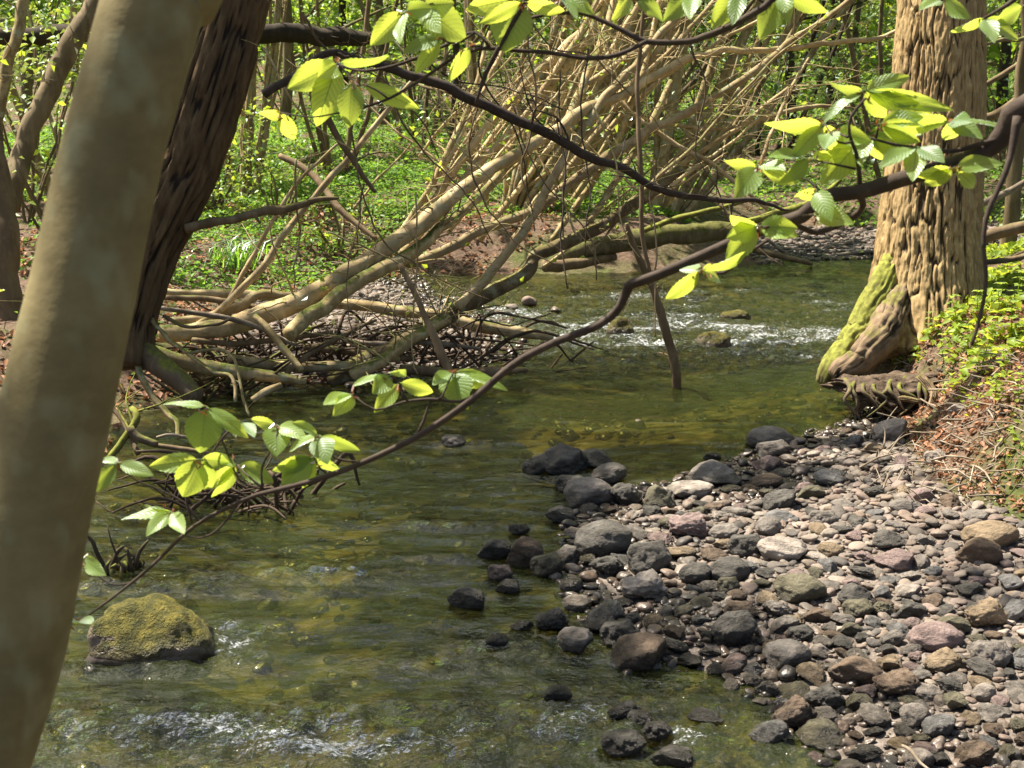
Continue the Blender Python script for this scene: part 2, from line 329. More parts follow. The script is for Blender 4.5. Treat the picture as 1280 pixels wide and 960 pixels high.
STONES = {"grey": (.215, .195, .175), "dark grey": (.095, .09, .08), "pinkish": (.26, .195, .185), "tan": (.26, .20, .13), "olive": (.14, .13, .085), "brown": (.16, .115, .08), "pale": (.36, .32, .285), "slate blue": (.165, .165, .165)}
M_ST = {k: stone_mat(k.replace(" ", "_") + "_stone", (c[0] * .9, c[1] * .88, c[2] * .84)) for k, c in STONES.items()}
M_MOSSST = stone_mat("mossy_stone", (.17, .135, .105), moss=.98, wetline=.07)
M_PEB = stone_mat("pebble_stone", (.165, .14, .12), attr=True, wetline=.07)
# ------------------------------------------------------------------ ground
def axis(a, b, step, lo, hi, grow=1.13):
    m = list(np.arange(a, b, step)); s = step; x = m[-1]
    while x < hi: s *= grow; x += s; m.append(x)
    s = step; x = m[0]; pre = []
    while x > lo: s *= grow; x -= s; pre.append(x)
    return np.array(pre[::-1] + m)
def grid_mesh(name, X, Y, zf, m, attf=None):
    xx, yy = np.meshgrid(X, Y, indexing='ij'); z = zf(xx, yy); nx, ny = xx.shape
    i, j = np.meshgrid(np.arange(nx - 1), np.arange(ny - 1), indexing='ij')
    f = np.stack([i * ny + j, (i + 1) * ny + j, (i + 1) * ny + j + 1, i * ny + j + 1], -1).reshape(-1, 4)
    mb = MB(); mb.add(np.stack([xx, yy, z], -1).reshape(-1, 3), f, None if attf is None else attf(xx, yy).ravel()); return link(name, mb.mesh(name), m)
m, nt, out = mat("forest_floor"); N = NT(nt); p = N.n("NewGeometry").outputs["Position"]; at = N.n("Attribute", attribute_name="tint").outputs["Fac"]
n1 = N.noise(p, 1.2, 5); n2 = N.noise(p, 22, 5, .7); n3 = N.noise(p, 5, 4, .6)
soil = N.ramp(n2, [(.25, (.045, .03, .02)), (.5, (.12, .08, .055)), (.75, (.22, .155, .115))]); moss = N.ramp(n2, [(.3, (.025, .04, .008)), (.7, (.09, .13, .02))])
soil = N.mix(N.ramp(n1, [(.45, (0, 0, 0)), (.62, (.8, .8, .8))]), soil, moss)
gr = N.ramp(n2, [(.25, (.06, .05, .042)), (.5, (.16, .135, .115)), (.75, (.27, .235, .205))]); bed = N.ramp(n3, [(.3, (.08, .07, .03)), (.5, (.17, .14, .06)), (.7, (.32, .25, .115))])
c = N.mix(N.math('MULTIPLY', N.math('SUBTRACT', at, .33), 3.0, True), bed, N.mix(N.math('GREATER_THAN', at, .75), gr, soil))
b = N.n("BsdfPrincipled"); b.inputs["Roughness"].default_value = .9; b.inputs["Specular IOR Level"].default_value = .2; N.l(c, b.inputs["Base Color"])
bp = N.n("Bump"); bp.inputs["Strength"].default_value = .9; bp.inputs["Distance"].default_value = .03; N.l(n2, bp.inputs["Height"]); N.l(bp.outputs[0], b.inputs["Normal"]); N.l(b.outputs[0], out.inputs[0]); M_GROUND = m
def gatt(x, y):
    _, dw, dg = terrain(x, y, True); return np.where(dw < -.03, 0.0, np.where(dg < 0.05, .66, 1.0))
tag(grid_mesh("ground", axis(-6, 6.5, .055, -110, 110), axis(2.5, 18, .055, -12, 160), terrain, M_GROUND, gatt), kind="structure")
# ------------------------------------------------------------------ water
RAP = [(g2(760, 415), 1.6, 1.15, 1.0), (g2(960, 428), 1.2, .95, 1.0), (g2(620, 400), .9, .9, .9), (g2(840, 375), 1.5, .9, .75), (g2(1010, 378), 1.0, 1.0, .7), (g2(200, 920), .9, .24, .58), (g2(450, 928), .9, .28, .64), (g2(740, 905), .5, .3, .72), (g2(880, 935), .4, .3, .62),
       (g2(390, 722), .45, .10, .75), (g2(330, 742), .5, .06, .3), (g2(180, 735), .45, .07, .7), (g2(560, 660), .22, .07, .5), (g2(575, 557), .2, .08, .4), (g2(640, 815), .35, .16, .55), (g2(278, 812), .18, .2, .85), (g2(180, 838), .35, .08, .6), (g2(560, 700), .2, .06, .5), (g2(690, 600), .2, .1, .4), (g2(580, 835), .4, .1, .5)]
def rapid(x, y):
    r = np.zeros(np.shape(x))
    for (c, sx, sy, a) in RAP: r = np.maximum(r, a * np.exp(-(((x - c[0]) / sx) ** 2 + ((y - c[1]) / sy) ** 2)))
    return np.clip(r * (.5 + 1.25 * fbm(x * 1.3, y * 2.6, o=3, s=91)), 0, 1)
def wz(x, y):
    r = rapid(x, y); n = fbm(x * 1.9, y * 3.6, o=3, s=21) - .5; n2 = fbm(x * 5.2 + n * 2, y * 10, o=3, s=25) - .5; n3 = 1 - np.abs(2 * fbm(x * 9 + n * 3, y * 13 - n2, o=3, s=29) - 1)
    return .012 + .022 * n + (.021 + .034 * r) * n2 + r * .075 * (n3 - .7) + .01 * r
m, nt, out = mat("stream_water"); N = NT(nt); p = N.n("NewGeometry").outputs["Position"]; at = N.n("Attribute", attribute_name="tint").outputs["Fac"]
h1 = N.noise(N.mapped(p, (9, 15, 9)), 1, 4, .55); h2 = N.noise(N.mapped(p, (34, 52, 34)), 1, 3, .6)
h = N.math('ADD', N.math('MULTIPLY', h1, N.math('ADD', .20, N.math('MULTIPLY', at, .9))), N.math('MULTIPLY', h2, N.math('ADD', .035, N.math('MULTIPLY', at, .4))))
bp = N.n("Bump"); bp.inputs["Strength"].default_value = 1; bp.inputs["Distance"].default_value = .07; N.l(h, bp.inputs["Height"])
gl = N.n("BsdfGlossy"); gl.inputs["Roughness"].default_value = .012; N.l(bp.outputs[0], gl.inputs["Normal"])
tr = N.n("BsdfTransparent"); tr.inputs["Color"].default_value = (.62, .62, .32, 1)
fr = N.n("Fresnel"); fr.inputs["IOR"].default_value = 1.75; N.l(bp.outputs[0], fr.inputs["Normal"])
mx = N.n("MixShader"); N.l(fr.outputs[0], mx.inputs[0]); N.l(tr.outputs[0], mx.inputs[1]); N.l(gl.outputs[0], mx.inputs[2])
silt = N.n("BsdfDiffuse"); silt.inputs["Color"].default_value = (.058, .074, .02, 1); ms = N.n("MixShader"); ms.inputs[0].default_value = .22; N.l(tr.outputs[0], ms.inputs[1]); N.l(silt.outputs[0], ms.inputs[2]); N.l(ms.outputs[0], mx.inputs[1])
fo = N.n("BsdfDiffuse"); fo.inputs["Color"].default_value = (.62, .66, .70, 1); N.l(bp.outputs[0], fo.inputs["Normal"])
fn = N.noise(N.mapped(p, (34, 60, 34)), 1, 5, .85); fl = N.noise(N.mapped(p, (2.2, 4.5, 2.2)), 1, 3, .6); ff = N.math('MULTIPLY', N.math('SUBTRACT', N.math('ADD', N.math('ADD', fn, N.math('MULTIPLY', N.math('SUBTRACT', fl, .5), .55)), N.math('MULTIPLY', at, .38)), .885), 9, True)
mf = N.n("MixShader"); N.l(N.math('MULTIPLY', ff, .8), mf.inputs[0]); N.l(mx.outputs[0], mf.inputs[1]); N.l(fo.outputs[0], mf.inputs[2]); N.l(mf.outputs[0], out.inputs[0]); M_WATER = m
tag(grid_mesh("water", axis(-4, 5, .026, -9, 11.5), axis(3.4, 16.4, .03, 2.0, 17.0), wz, M_WATER, rapid), kind="structure")
# ------------------------------------------------------------------ stones
def ico(sub):
    t = (1 + 5 ** .5) / 2
    v = [(-1, t, 0), (1, t, 0), (-1, -t, 0), (1, -t, 0), (0, -1, t), (0, 1, t), (0, -1, -t), (0, 1, -t), (t, 0, -1), (t, 0, 1), (-t, 0, -1), (-t, 0, 1)]
    f = [(0, 11, 5), (0, 5, 1), (0, 1, 7), (0, 7, 10), (0, 10, 11), (1, 5, 9), (5, 11, 4), (11, 10, 2), (10, 7, 6), (7, 1, 8), (3, 9, 4), (3, 4, 2), (3, 2, 6), (3, 6, 8), (3, 8, 9), (4, 9, 5), (2, 4, 11), (6, 2, 10), (8, 6, 7), (9, 8, 1)]
    v = [np.array(q) / np.linalg.norm(q) for q in v]
    for _ in range(sub):
        cache = {}; nf = []
        def mid(a, b):
            k = (min(a, b), max(a, b))
            if k not in cache: q = v[a] + v[b]; v.append(q / np.linalg.norm(q)); cache[k] = len(v) - 1
            return cache[k]
        for a, b, c in f: x, y, z = mid(a, b), mid(b, c), mid(c, a); nf += [(a, x, z), (b, y, x), (c, z, y), (x, y, z)]
        f = nf
    return np.array(v), np.array(f)
ICO = {k: ico(k) for k in (1, 2, 3, 4)}
def rock(sub, seed, planes=7, sharp=1.0, rough=.08):
    v, f = ICO[sub]; r = np.random.default_rng(seed); v = v.copy()
    d = np.full(len(v), 1.0)
    for _ in range(planes):
        n = r.normal(size=3); n /= np.linalg.norm(n); o = r.uniform(.55, .92); c = v @ n; k = np.where(c > 1e-3, o / np.maximum(c, 1e-3), 9); 
        d = np.where(k < d, d + (k - d) * sharp, d)
    d *= 1 + .34 * (fbm(v[:, 0] * 1.2 + seed * 3.1, v[:, 1] * 1.2, v[:, 2] * 1.2, o=2, s=seed) - .5)
    d *= 1 + rough * 2 * (fbm(v[:, 0] * 5 + seed, v[:, 1] * 5, v[:, 2] * 5, o=3, s=seed + 50) - .5)
    v *= d[:, None]; v -= (v.max(0) + v.min(0)) / 2; v /= (v.max(0) - v.min(0)) / 2; return v, f
SHAPES = [("rounded", 8, .85, .07), ("rounded", 7, .8, .08), ("smooth oval", 5, .6, .035), ("smooth oval", 6, .65, .045), ("angular", 11, 1.0, .08), ("angular", 13, 1.0, .10), ("blocky", 8, 1.0, .06), ("blocky", 9, 1.0, .07), ("lumpy", 8, .85, .15), ("lumpy", 9, .9, .18)]
PROTO = []
for k, (nm, pl, sh, ro) in enumerate(SHAPES):
    mb = MB(); v, f = rock(4, 100 + k, pl, sh, ro); mb.add(v, f); PROTO.append((nm, mb.mesh("stone")))
def rot_z_tilt(a, tx, ty): return (tx, ty, a)
ALL = []     # x, y, z, sx, sy, sz, yaw, proto, tone, label, name
def stone(px, py, w, h, tone, shape, label=None, sink=.18, name="stone", deep=None):
    q = hit(px, py + h * .3, True); t = (q - CP) @ FW; sx = w / 2 * t / F; hz = h / 2 * t / F * 1.02
    ids = [k for k, s in enumerate(SHAPES) if s[0] == shape]; pr = ids[len(ALL) % len(ids)]
    zb = q[2] + (.015 if tq(q[0], q[1])[0] < 0 else 0)
    ALL.append(dict(x=q[0], y=q[1] + sx * .25, z=zb + hz * (1 - 2 * sink), s=(sx * 1.05, sx * random.uniform(.75, .95), hz * 1.12), yaw=random.uniform(-.25, .25), tilt=(random.uniform(-.12, .12), random.uniform(-.16, .16)), pr=pr, tone=tone, label=label, name=name, w=w, px=px, py=py, rank=w * 3 if label else w))
L = "grey"; D = "dark grey"; K = "pinkish"; T_ = "tan"; O = "olive"; B_ = "brown"; W_ = "pale"; S_ = "slate blue"
for a in [
 (754, 679, 70, 44, D, "smooth oval", "large smooth dark oval stone at the left end of the gravel bar"), (812, 702, 54, 44, D, "rounded", "dark humped stone just right of the large dark oval stone"),
 (656, 697, 46, 40, B_, "rounded", "dark brown rounded stone standing in water left of the bar's tip"), (684, 713, 42, 28, O, "rounded", "olive round stone at the water's edge beside the brown one"),
 (617, 692, 42, 26, D, "rounded", "low dark stone farthest left of the stones off the bar"), (798, 821, 68, 44, B_, "blocky", "wedge shaped brown stone standing in green water below the bar"),
 (719, 808, 44, 30, W_, "angular", "pale slanting angular stone left of the wedge shaped stone"), (774, 796, 46, 34, D, "rounded", None), (752, 780, 44, 34, D, "blocky", None), (690, 782, 42, 30, D, "lumpy", None),
 (721, 757, 36, 20, W_, "angular", "small pale topped triangular stone alone in the brown shallows"), (625, 722, 32, 20, K, "rounded", None), (634, 738, 30, 18, L, "rounded", None), (707, 697, 38, 28, L, "angular", None), (760, 711, 46, 28, D, "lumpy", None),
 (805, 735, 58, 38, W_, "lumpy", "two toned stone with pale top and dark hollow side"), (700, 647, 36, 20, L, "rounded", None), (649, 667, 26, 13, D, "rounded", None), (620, 807, 32, 15, D, "rounded", None), (652, 787, 30, 13, D, "angular", None),
 (583, 753, 46, 28, D, "rounded", "lone dark wet stone in open stream left of the bar"), (700, 581, 72, 40, D, "angular", "biggest wet dark angular rock of the midstream heap"), (745, 581, 52, 22, D, "blocky", "flat dark slab behind the wet angular rock"),
 (670, 589, 34, 18, D, "rounded", None), (762, 597, 44, 22, L, "smooth oval", None), (737, 621, 64, 38, L, "smooth oval", "long pale grey slanting stone in front of the midstream heap"), (782, 622, 42, 32, D, "lumpy", None), (715, 611, 42, 20, D, "rounded", None), (824, 626, 38, 32, O, "blocky", None),
 (567, 556, 30, 14, W_, "rounded", "small pale stone breaking the calm water in midstream"), (964, 551, 58, 28, L, "smooth oval", "big smooth grey stone at the upper water's edge of the bar"), (967, 563, 42, 20, W_, "rounded", None),
 (893, 597, 68, 32, L, "blocky", "broad grey boulder with a dark cut face at the bar's edge"), (864, 616, 56, 24, W_, "blocky", None), (890, 574, 22, 10, D, "rounded", "tiny dark stone alone in the water above the bar"), (960, 582, 40, 24, K, "angular", None), (958, 604, 42, 18, B_, "smooth oval", None),
 (975, 629, 42, 26, D, "blocky", None), (1012, 617, 34, 18, O, "rounded", None), (862, 659, 52, 34, K, "lumpy", "lumpy pinkish stone in the middle of the bar"), (906, 668, 38, 20, L, "angular", None), (934, 685, 46, 28, D, "rounded", "blackish rounded stone right of the lumpy pinkish stone"),
 (979, 691, 62, 28, W_, "angular", "pale ridged stone right of the blackish one"), (1039, 689, 32, 16, T_, "smooth oval", None), (975, 649, 46, 15, S_, "blocky", None), (1030, 650, 36, 20, L, "rounded", None), (1037, 600, 40, 18, S_, "angular", None), (985, 822, 58, 34, L, "smooth oval", "smooth grey stone near the pool's inner corner"),
 (1070, 841, 64, 38, B_, "rounded", "large brownish rounded stone in the lower gravel"), (1122, 856, 62, 32, B_, "lumpy", "rough crumbly brown stone right of the large rounded one"), (1172, 800, 68, 32, K, "smooth oval", "broad pinkish grey stone above the crumbly brown stone"), (1241, 822, 48, 36, L, "rounded", "grey stone by the right edge below the tan stones"),
 (919, 792, 58, 44, D, "angular", "steep dark slanting stone beside the pool"), (990, 897, 54, 44, B_, "lumpy", "rusty mottled boulder where the rapid meets the bar"), (1032, 925, 68, 30, O, "blocky", "flat greenish slab in front of the rusty mottled boulder"), (963, 923, 52, 32, S_, "angular", "wet bluish stone left of the rusty mottled boulder"), (1031, 877, 52, 32, D, "lumpy", None),
 (1145, 898, 38, 30, L, "smooth oval", "egg shaped pale grey stone in the lower right gravel"), (1072, 880, 36, 22, O, "rounded", None), (1175, 911, 40, 28, S_, "blocky", None), (958, 862, 28, 20, L, "rounded", None), (985, 845, 24, 18, T_, "rounded", None), (1072, 748, 48, 26, D, "blocky", None), (1073, 763, 38, 22, O, "rounded", None), (1139, 765, 36, 22, D, "rounded", None),
 (1231, 770, 50, 38, T_, "lumpy", "tall tan stone with a rough lower half near the right edge"), (1188, 783, 44, 24, O, "rounded", None), (1001, 740, 64, 34, O, "smooth oval", "dark olive long stone in the centre of the bar"), (912, 716, 52, 30, D, "smooth oval", None), (911, 734, 28, 22, O, "rounded", None), (1027, 817, 30, 16, W_, "blocky", None), (1178, 829, 52, 28, T_, "lumpy", None),
 (1231, 867, 30, 20, W_, "smooth oval", "cream oval pebble stone near the lower right edge"), (1149, 952, 38, 26, W_, "smooth oval", "pale smooth stone at the very bottom of the gravel"), (1024, 771, 38, 20, B_, "rounded", None), (1001, 794, 34, 18, D, "rounded", None), (1063, 788, 28, 18, O, "rounded", None), (926, 767, 40, 24, B_, "rounded", None), (870, 721, 42, 26, D, "angular", None),
 (1240, 673, 68, 32, T_, "smooth oval", "long tan boulder at the foot of the leaf littered bank"), (1222, 692, 54, 36, B_, "rounded", "rounded brown boulder in front of the long tan boulder"), (1120, 701, 54, 26, K, "angular", "pinkish ridged stone in the upper gravel"), (1112, 677, 42, 22, D, "blocky", None),
 (780, 896, 42, 22, D, "lumpy", "wet dark stone splitting the lower rapid"), (695, 873, 36, 18, D, "rounded", "small wet stone left in the lower rapid"), (780, 938, 56, 28, D, "rounded", "wet rounded rock in front of the lower rapid"), (840, 953, 52, 26, D, "rounded", None), (822, 921, 36, 22, D, "rounded", None), (882, 903, 46, 15, D, "blocky", None), (800, 906, 32, 20, D, "rounded", None),
 (1124, 511, 27, 34, W_, "blocky", "pale upright block under the tree's undercut roots"), (1113, 541, 44, 28, W_, "blocky", "cream coloured block at the head of the gravel bar"), (1090, 563, 28, 18, T_, "rounded", None), (1169, 573, 26, 18, W_, "rounded", None), (1198, 512, 26, 14, W_, "rounded", "small pale stone lying on the littered bank"), (1066, 553, 30, 18, S_, "angular", None),
 (662, 381, 22, 14, W_, "angular", None), (640, 388, 18, 11, L, "angular", None), (590, 420, 24, 14, W_, "blocky", "cream stone among the sticks on the far left gravel"), (694, 390, 20, 8, L, "rounded", None)]:
    stone(*a)
def mossy(px, py, w, h, label, sub, seed):
    q = G(px, py + h * .25); t = (q - CP) @ FW; sx = w / 2 * t / F; hz = h * t / F
    mb = MB(); v, f = rock(sub, seed, 4, .5, .05); v = v * np.array([sx, sx * .8, hz * .70]); v[:, :2] *= (1 - .30 * np.clip(v[:, 2:3] / hz, -1, 1)); v *= (1 + .34 * (fbm(v[:, 0] / sx * 2.2 + seed, v[:, 1] / sx * 2.2, v[:, 2] / sx * 2.2, o=3, s=seed) - .5))[:, None]; mb.add(v, f)
    o = link("mossy_boulder", mb.mesh("mossy_boulder"), M_MOSSST, None, (q[0], q[1] + sx * .35, hz * .12 + (.035 if w < 100 else 0))); tag(o, label, "boulder"); return o
mossy(187, 800, 162, 82, "yellow green mossy boulder rising from the dark water at left", 4, 301)
mossy(775, 416, 34, 24, "small round mossy stone in the sparkling rapid", 3, 302)
mossy(893, 430, 46, 17, "low dark mossy stone right of the dead stick in the rapid", 3, 304)
mossy(919, 399, 38, 11, "flat bright mossy stone farthest upstream in the rapid", 3, 305)
# random stones between the noted ones
occ = [(d["x"], d["y"], d["s"][0]) for d in ALL]; tones = list(STONES)
def try_place(n, rmin, rmax, region, sink, power=2.2):
    cnt = 0
    for _ in range(n):
        px, py = region(); q = G(px, py, .1)
        z, dw, dg = tq(q[0], q[1])
        if dg > -.02 and dw > -.12: continue
        if dw < -.12: continue
        r = rmin + (rmax - rmin) * random.random() ** power
        ok = True
        for (x, y, s) in occ:
            if (x - q[0]) ** 2 + (y - q[1]) ** 2 < ((s + r) * .78) ** 2: ok = False; break
        if not ok: continue
        occ.append((q[0], q[1], r)); t = (q - CP) @ FW; hz = r * random.uniform(.28, .6)
        upper = q[1] > 6.0
        tone = random.choices(tones, [3, 2, 3, 1.2, 1.2, 1.2, 1.0, .8] if upper else [3, 2.6, 1.0, 1.2, 2, 1.4, .8, 1.6])[0]
        ALL.append(dict(x=q[0], y=q[1], z=float(z) + hz * (1 - 2 * sink), s=(r, r * random.uniform(.6, .9), hz), yaw=random.uniform(0, 6.28), tilt=(random.uniform(-.25, .25), random.uniform(-.25, .25)), pr=random.choices(range(10), [1, 1, .8, .8, 2, 2, 2, 2, 1.5, 1.5])[0], tone=tone, label=None, name="stone", w=2 * r / t * F, px=px, py=py, rank=2 * r / t * F)); cnt += 1
    return cnt
reg = lambda: (random.uniform(660, 1330), 500 + 470 * random.random() ** .8)
try_place(160, .062, .085, reg, .2); try_place(3000, .038, .06, reg, .18); try_place(12000, .02, .042, reg, .15, 1.3)
ALL.sort(key=lambda d: -d["rank"])
def infr(d): return -10 < d["px"] < 1290 and d["py"] < 968
IND = [d for d in ALL if infr(d)][:296]; ids = set(map(id, IND)); REST = [d for d in ALL if id(d) not in ids]
LM = [d for d in IND if d["label"]]
short = {"large smooth dark oval stone at the left end of the gravel bar": "the large dark oval stone", "wedge shaped brown stone standing in green water below the bar": "the wedge shaped brown stone", "biggest wet dark angular rock of the midstream heap": "the wet midstream rock heap",
 "big smooth grey stone at the upper water's edge of the bar": "the big smooth grey waterside stone", "broad grey boulder with a dark cut face at the bar's edge": "the broad cut grey boulder", "lumpy pinkish stone in the middle of the bar": "the lumpy pinkish stone", "pale ridged stone right of the blackish one": "the pale ridged stone",
 "smooth grey stone near the pool's inner corner": "the smooth grey pool stone", "large brownish rounded stone in the lower gravel": "the large brownish rounded stone", "broad pinkish grey stone above the crumbly brown stone": "the broad pinkish grey stone", "steep dark slanting stone beside the pool": "the steep dark slanting stone",
 "rusty mottled boulder where the rapid meets the bar": "the rusty mottled boulder", "egg shaped pale grey stone in the lower right gravel": "the egg shaped grey stone", "tall tan stone with a rough lower half near the right edge": "the tall tan stone", "dark olive long stone in the centre of the bar": "the dark olive long stone", "long tan boulder at the foot of the leaf littered bank": "the long tan boulder",
 "pinkish ridged stone in the upper gravel": "the pinkish ridged stone", "cream coloured block at the head of the gravel bar": "the cream block", "grey stone by the right edge below the tan stones": "the grey right edge stone", "pale smooth stone at the very bottom of the gravel": "the bottommost pale stone", "two toned stone with pale top and dark hollow side": "the two toned stone", "cream stone among the sticks on the far left gravel": "the far cream stone"}
used = set(); ordn = ["", "second ", "third ", "fourth ", "fifth ", "sixth ", "seventh "]
def dirw(dx, dy):
    if abs(dx) > 1.7 * abs(dy): return "right of" if dx > 0 else "left of"
    if abs(dy) > 1.7 * abs(dx): return "in front of" if dy > 0 else "behind"
    return ("front right of" if dx > 0 else "front left of") if dy > 0 else ("back right of" if dx > 0 else "back left of")
for d in IND:
    if d["label"]: used.add(d["label"])
LMS = [d for d in LM if d["label"] in short]
for d in IND:
    if d["label"]: continue
    near = sorted(LMS, key=lambda e: (e["px"] - d["px"]) ** 2 + (1.6 * (e["py"] - d["py"])) ** 2)
    size = "big" if d["w"] > 44 else "medium" if d["w"] > 30 else "small" if d["w"] > 21 else "tiny"
    flat = "flat " if d["s"][2] < .5 * d["s"][0] else ""; done = False
    for e in near[:5]:
        lab = f'{size} {flat}{d["tone"]} {SHAPES[d["pr"]][0]} stone {dirw(d["px"] - e["px"], (d["py"] - e["py"]) * 1.6)} {short[e["label"]]}'
        if lab not in used: done = True; break
    k = 1
    while not done:
        e = near[0]; lab = f'{ordn[k]}{size} {flat}{d["tone"]} {SHAPES[d["pr"]][0]} stone {dirw(d["px"] - e["px"], (d["py"] - e["py"]) * 1.6)} {short[e["label"]]}'; k += 1; done = lab not in used
    d["label"] = lab; used.add(lab)
for d in IND:
    o = bpy.data.objects.new("stone", PROTO[d["pr"]][1]); COL.objects.link(o)
    if not o.data.materials: o.data.materials.append(M_ST["grey"])
    o.material_slots[0].link = 'OBJECT'; o.material_slots[0].material = M_ST[d["tone"]]
    o.location = (d["x"], d["y"], d["z"]); o.scale = d["s"]; o.rotation_euler = (d["tilt"][0], d["tilt"][1], d["yaw"])
    tag(o, d["label"], "stone", "stones of the gravel bar and the stream")
# the rest of the shingle: one mass
PV = {s: [rock(s, 500 + k, SHAPES[k % 10][1], SHAPES[k % 10][2], SHAPES[k % 10][3]) for k in range(14)] for s in (1, 2)}
def add_pebbles(mb, X, Y, Z, Rr, flat, near):
    n = len(X); pid = R.integers(0, 14, n)
    for k in range(14):
        for sub in (1, 2):
            s = np.where((pid == k) & ((near & (sub == 2)) | (~near & (sub == 1))))[0]
            if not len(s): continue
            v, f = PV[sub][k]; a = R.uniform(0, 6.28, len(s)); ca, sa = np.cos(a), np.sin(a)
            q = v[None] * np.stack([Rr[s], Rr[s] * R.uniform(.6, .95, len(s)), Rr[s] * flat[s]], -1)[:, None, :]
            tx = R.uniform(-.35, .35, len(s))[:, None]; q[..., 2] += tx * q[..., 0]
            x = q[..., 0] * ca[:, None] - q[..., 1] * sa[:, None] + X[s, None]; y = q[..., 0] * sa[:, None] + q[..., 1] * ca[:, None] + Y[s, None]; z = q[..., 2] + Z[s, None]
            V = np.stack([x, y, z], -1).reshape(-1, 3); ff = (f[None] + (np.arange(len(s)) * len(v))[:, None, None]).reshape(-1, 3)
            mb.add(V, ff, np.repeat(R.random(len(s)), len(v)))
mb = MB()
if REST:
    A = np.array([(d["x"], d["y"], d["z"], d["s"][0], d["s"][2] / d["s"][0]) for d in REST]); add_pebbles(mb, A[:, 0], A[:, 1], A[:, 2], A[:, 3], A[:, 4], np.ones(len(A), bool))
def scatter(n, x0, x1, y0, y1, keep, rmin, rmax, lift=.2):
    X = R.uniform(x0, x1, n); Y = R.uniform(y0, y1, n); z, dw, dg = terrain(X, Y, True); k = keep(dw, dg, X, Y); X, Y, z = X[k], Y[k], z[k]
    Rr = rmin + (rmax - rmin) * R.random(len(X)) ** 2; fl = R.uniform(.4, .75, len(X)); add_pebbles(mb, X, Y, z + Rr * fl * lift, Rr, fl, (Rr > .02) & (Y < 9))
scatter(9000, .1, 4.6, 3.6, 9.4, lambda dw, dg, x, y: (dg < .05) & (dw > -.1), .012, .034)
scatter(14000, .3, 4.6, 3.6, 9.4, lambda dw, dg, x, y: (dg < .2) & (dw > -.1), .006, .014)
scatter(5200, -2.6, .6, 9, 14.5, lambda dw, dg, x, y: (dg < .05) & (dw > -.25), .015, .045)
scatter(5500, 2.4, 7, 14, 18, lambda dw, dg, x, y: (dg < .15) & (dw > -.1), .015, .05)
scatter(5200, -3, 3.5, 3.6, 14.5, lambda dw, dg, x, y: (dw < -.05), .02, .07, 0)
scatter(700, 1.5, 4.5, 6, 10, lambda dw, dg, x, y: (dw > 0) & (dg > 0) & (dg < .8), .012, .03)
tag(link("pebbles", mb.mesh("pebbles"), M_PEB), "grey and pinkish shingle between the bigger stones and on the bed", "shingle", None, "stuff")
# ------------------------------------------------------------------ light and shade plan for the overhead crowns
def land(p):
    t = (p[:, 2] - .3) / SUNV[2]; return p[:, 0] - SUNV[0] * t, p[:, 1] - SUNV[1] * t
LIT = [(g2(1010, 620, .2), 1.4, 1.5, 1.0), (g2(1250, 430, .7), 1.2, 1.6, 1.0), (g2(1150, 690, .2), .9, .7, 1.0), (g2(760, 520), .9, .7, 1.0), (g2(800, 415), 2.2, 1.1, .95), (g2(400, 300, .4), 2.6, 2.6, .95), (g2(500, 400), 1.0, .9, .7), (g2(230, 350, .4), 1.0, 1.3, .4), (g2(190, 790), .4, .35, 1.0), ((1.0, 1.75), 1.25, .7, 1.0),
       (g2(820, 670, .1), .7, .6, .85), (g2(1150, 850, .15), 1.0, .9, .6), (g2(950, 780, .1), .6, .5, .5), (g2(1180, 720, .2), 1.2, .9, 1.0), (g2(700, 640), .5, .6, .6), (g2(1160, 300, .5), 1.0, 1.6, .62), (g2(600, 250, .6), 3.5, 3.5, .85), (g2(950, 220, .6), 4, 4, .85), (g2(700, 440), 1.5, 1.2, .9), (g2(300, 640), .6, .4, .4), (g2(800, 900), .5, .3, .7)]
def litp(x, y):
    r = np.full(np.shape(x), .15); r = np.where(y > 17, .62, r)
    for (c, sx, sy, a) in LIT: r = np.maximum(r, a * np.exp(-(((x - c[0]) / sx) ** 2 + ((y - c[1]) / sy) ** 2) ** 1.5))
    return r
def shade_cull(p, k=1.0):
    x, y = land(p); nz = fbm(x * 1.7, y * 1.7, o=3, s=77); nz = np.clip((nz - .25) / .5, 0, 1)
    return nz > litp(x, y) * k
def crown_leaves(mb, c, rad, nclump, per, size, spread, cull=True, att=None):
    cl = R.normal(size=(nclump, 3)); cl /= np.linalg.norm(cl, axis=1)[:, None]; cl = c + cl * (R.random(nclump) ** .45)[:, None] * rad
    q = cl[:, None] + R.normal(size=(nclump, per, 3)) * spread * np.array([1, 1, .55]); q = q.reshape(-1, 3)
    px, py, t = proj(q); q = q[~((t > .3) & (px > -60) & (px < 1340) & (py > -45) & (py < 1000) & (t < 12))]
    q = q[~((np.abs(q[:, 0] / q[:, 1] + .01) < .20) & ((q[:, 2] - .0) / q[:, 1] > .42) & (q[:, 1] > 4))]
    if cull: q = q[shade_cull(q)]
    leaf_cloud(mb, q, R.normal(size=(len(q), 3)) + np.array([0, 0, 1.6]), size * R.uniform(.7, 1.3, len(q)), .65)
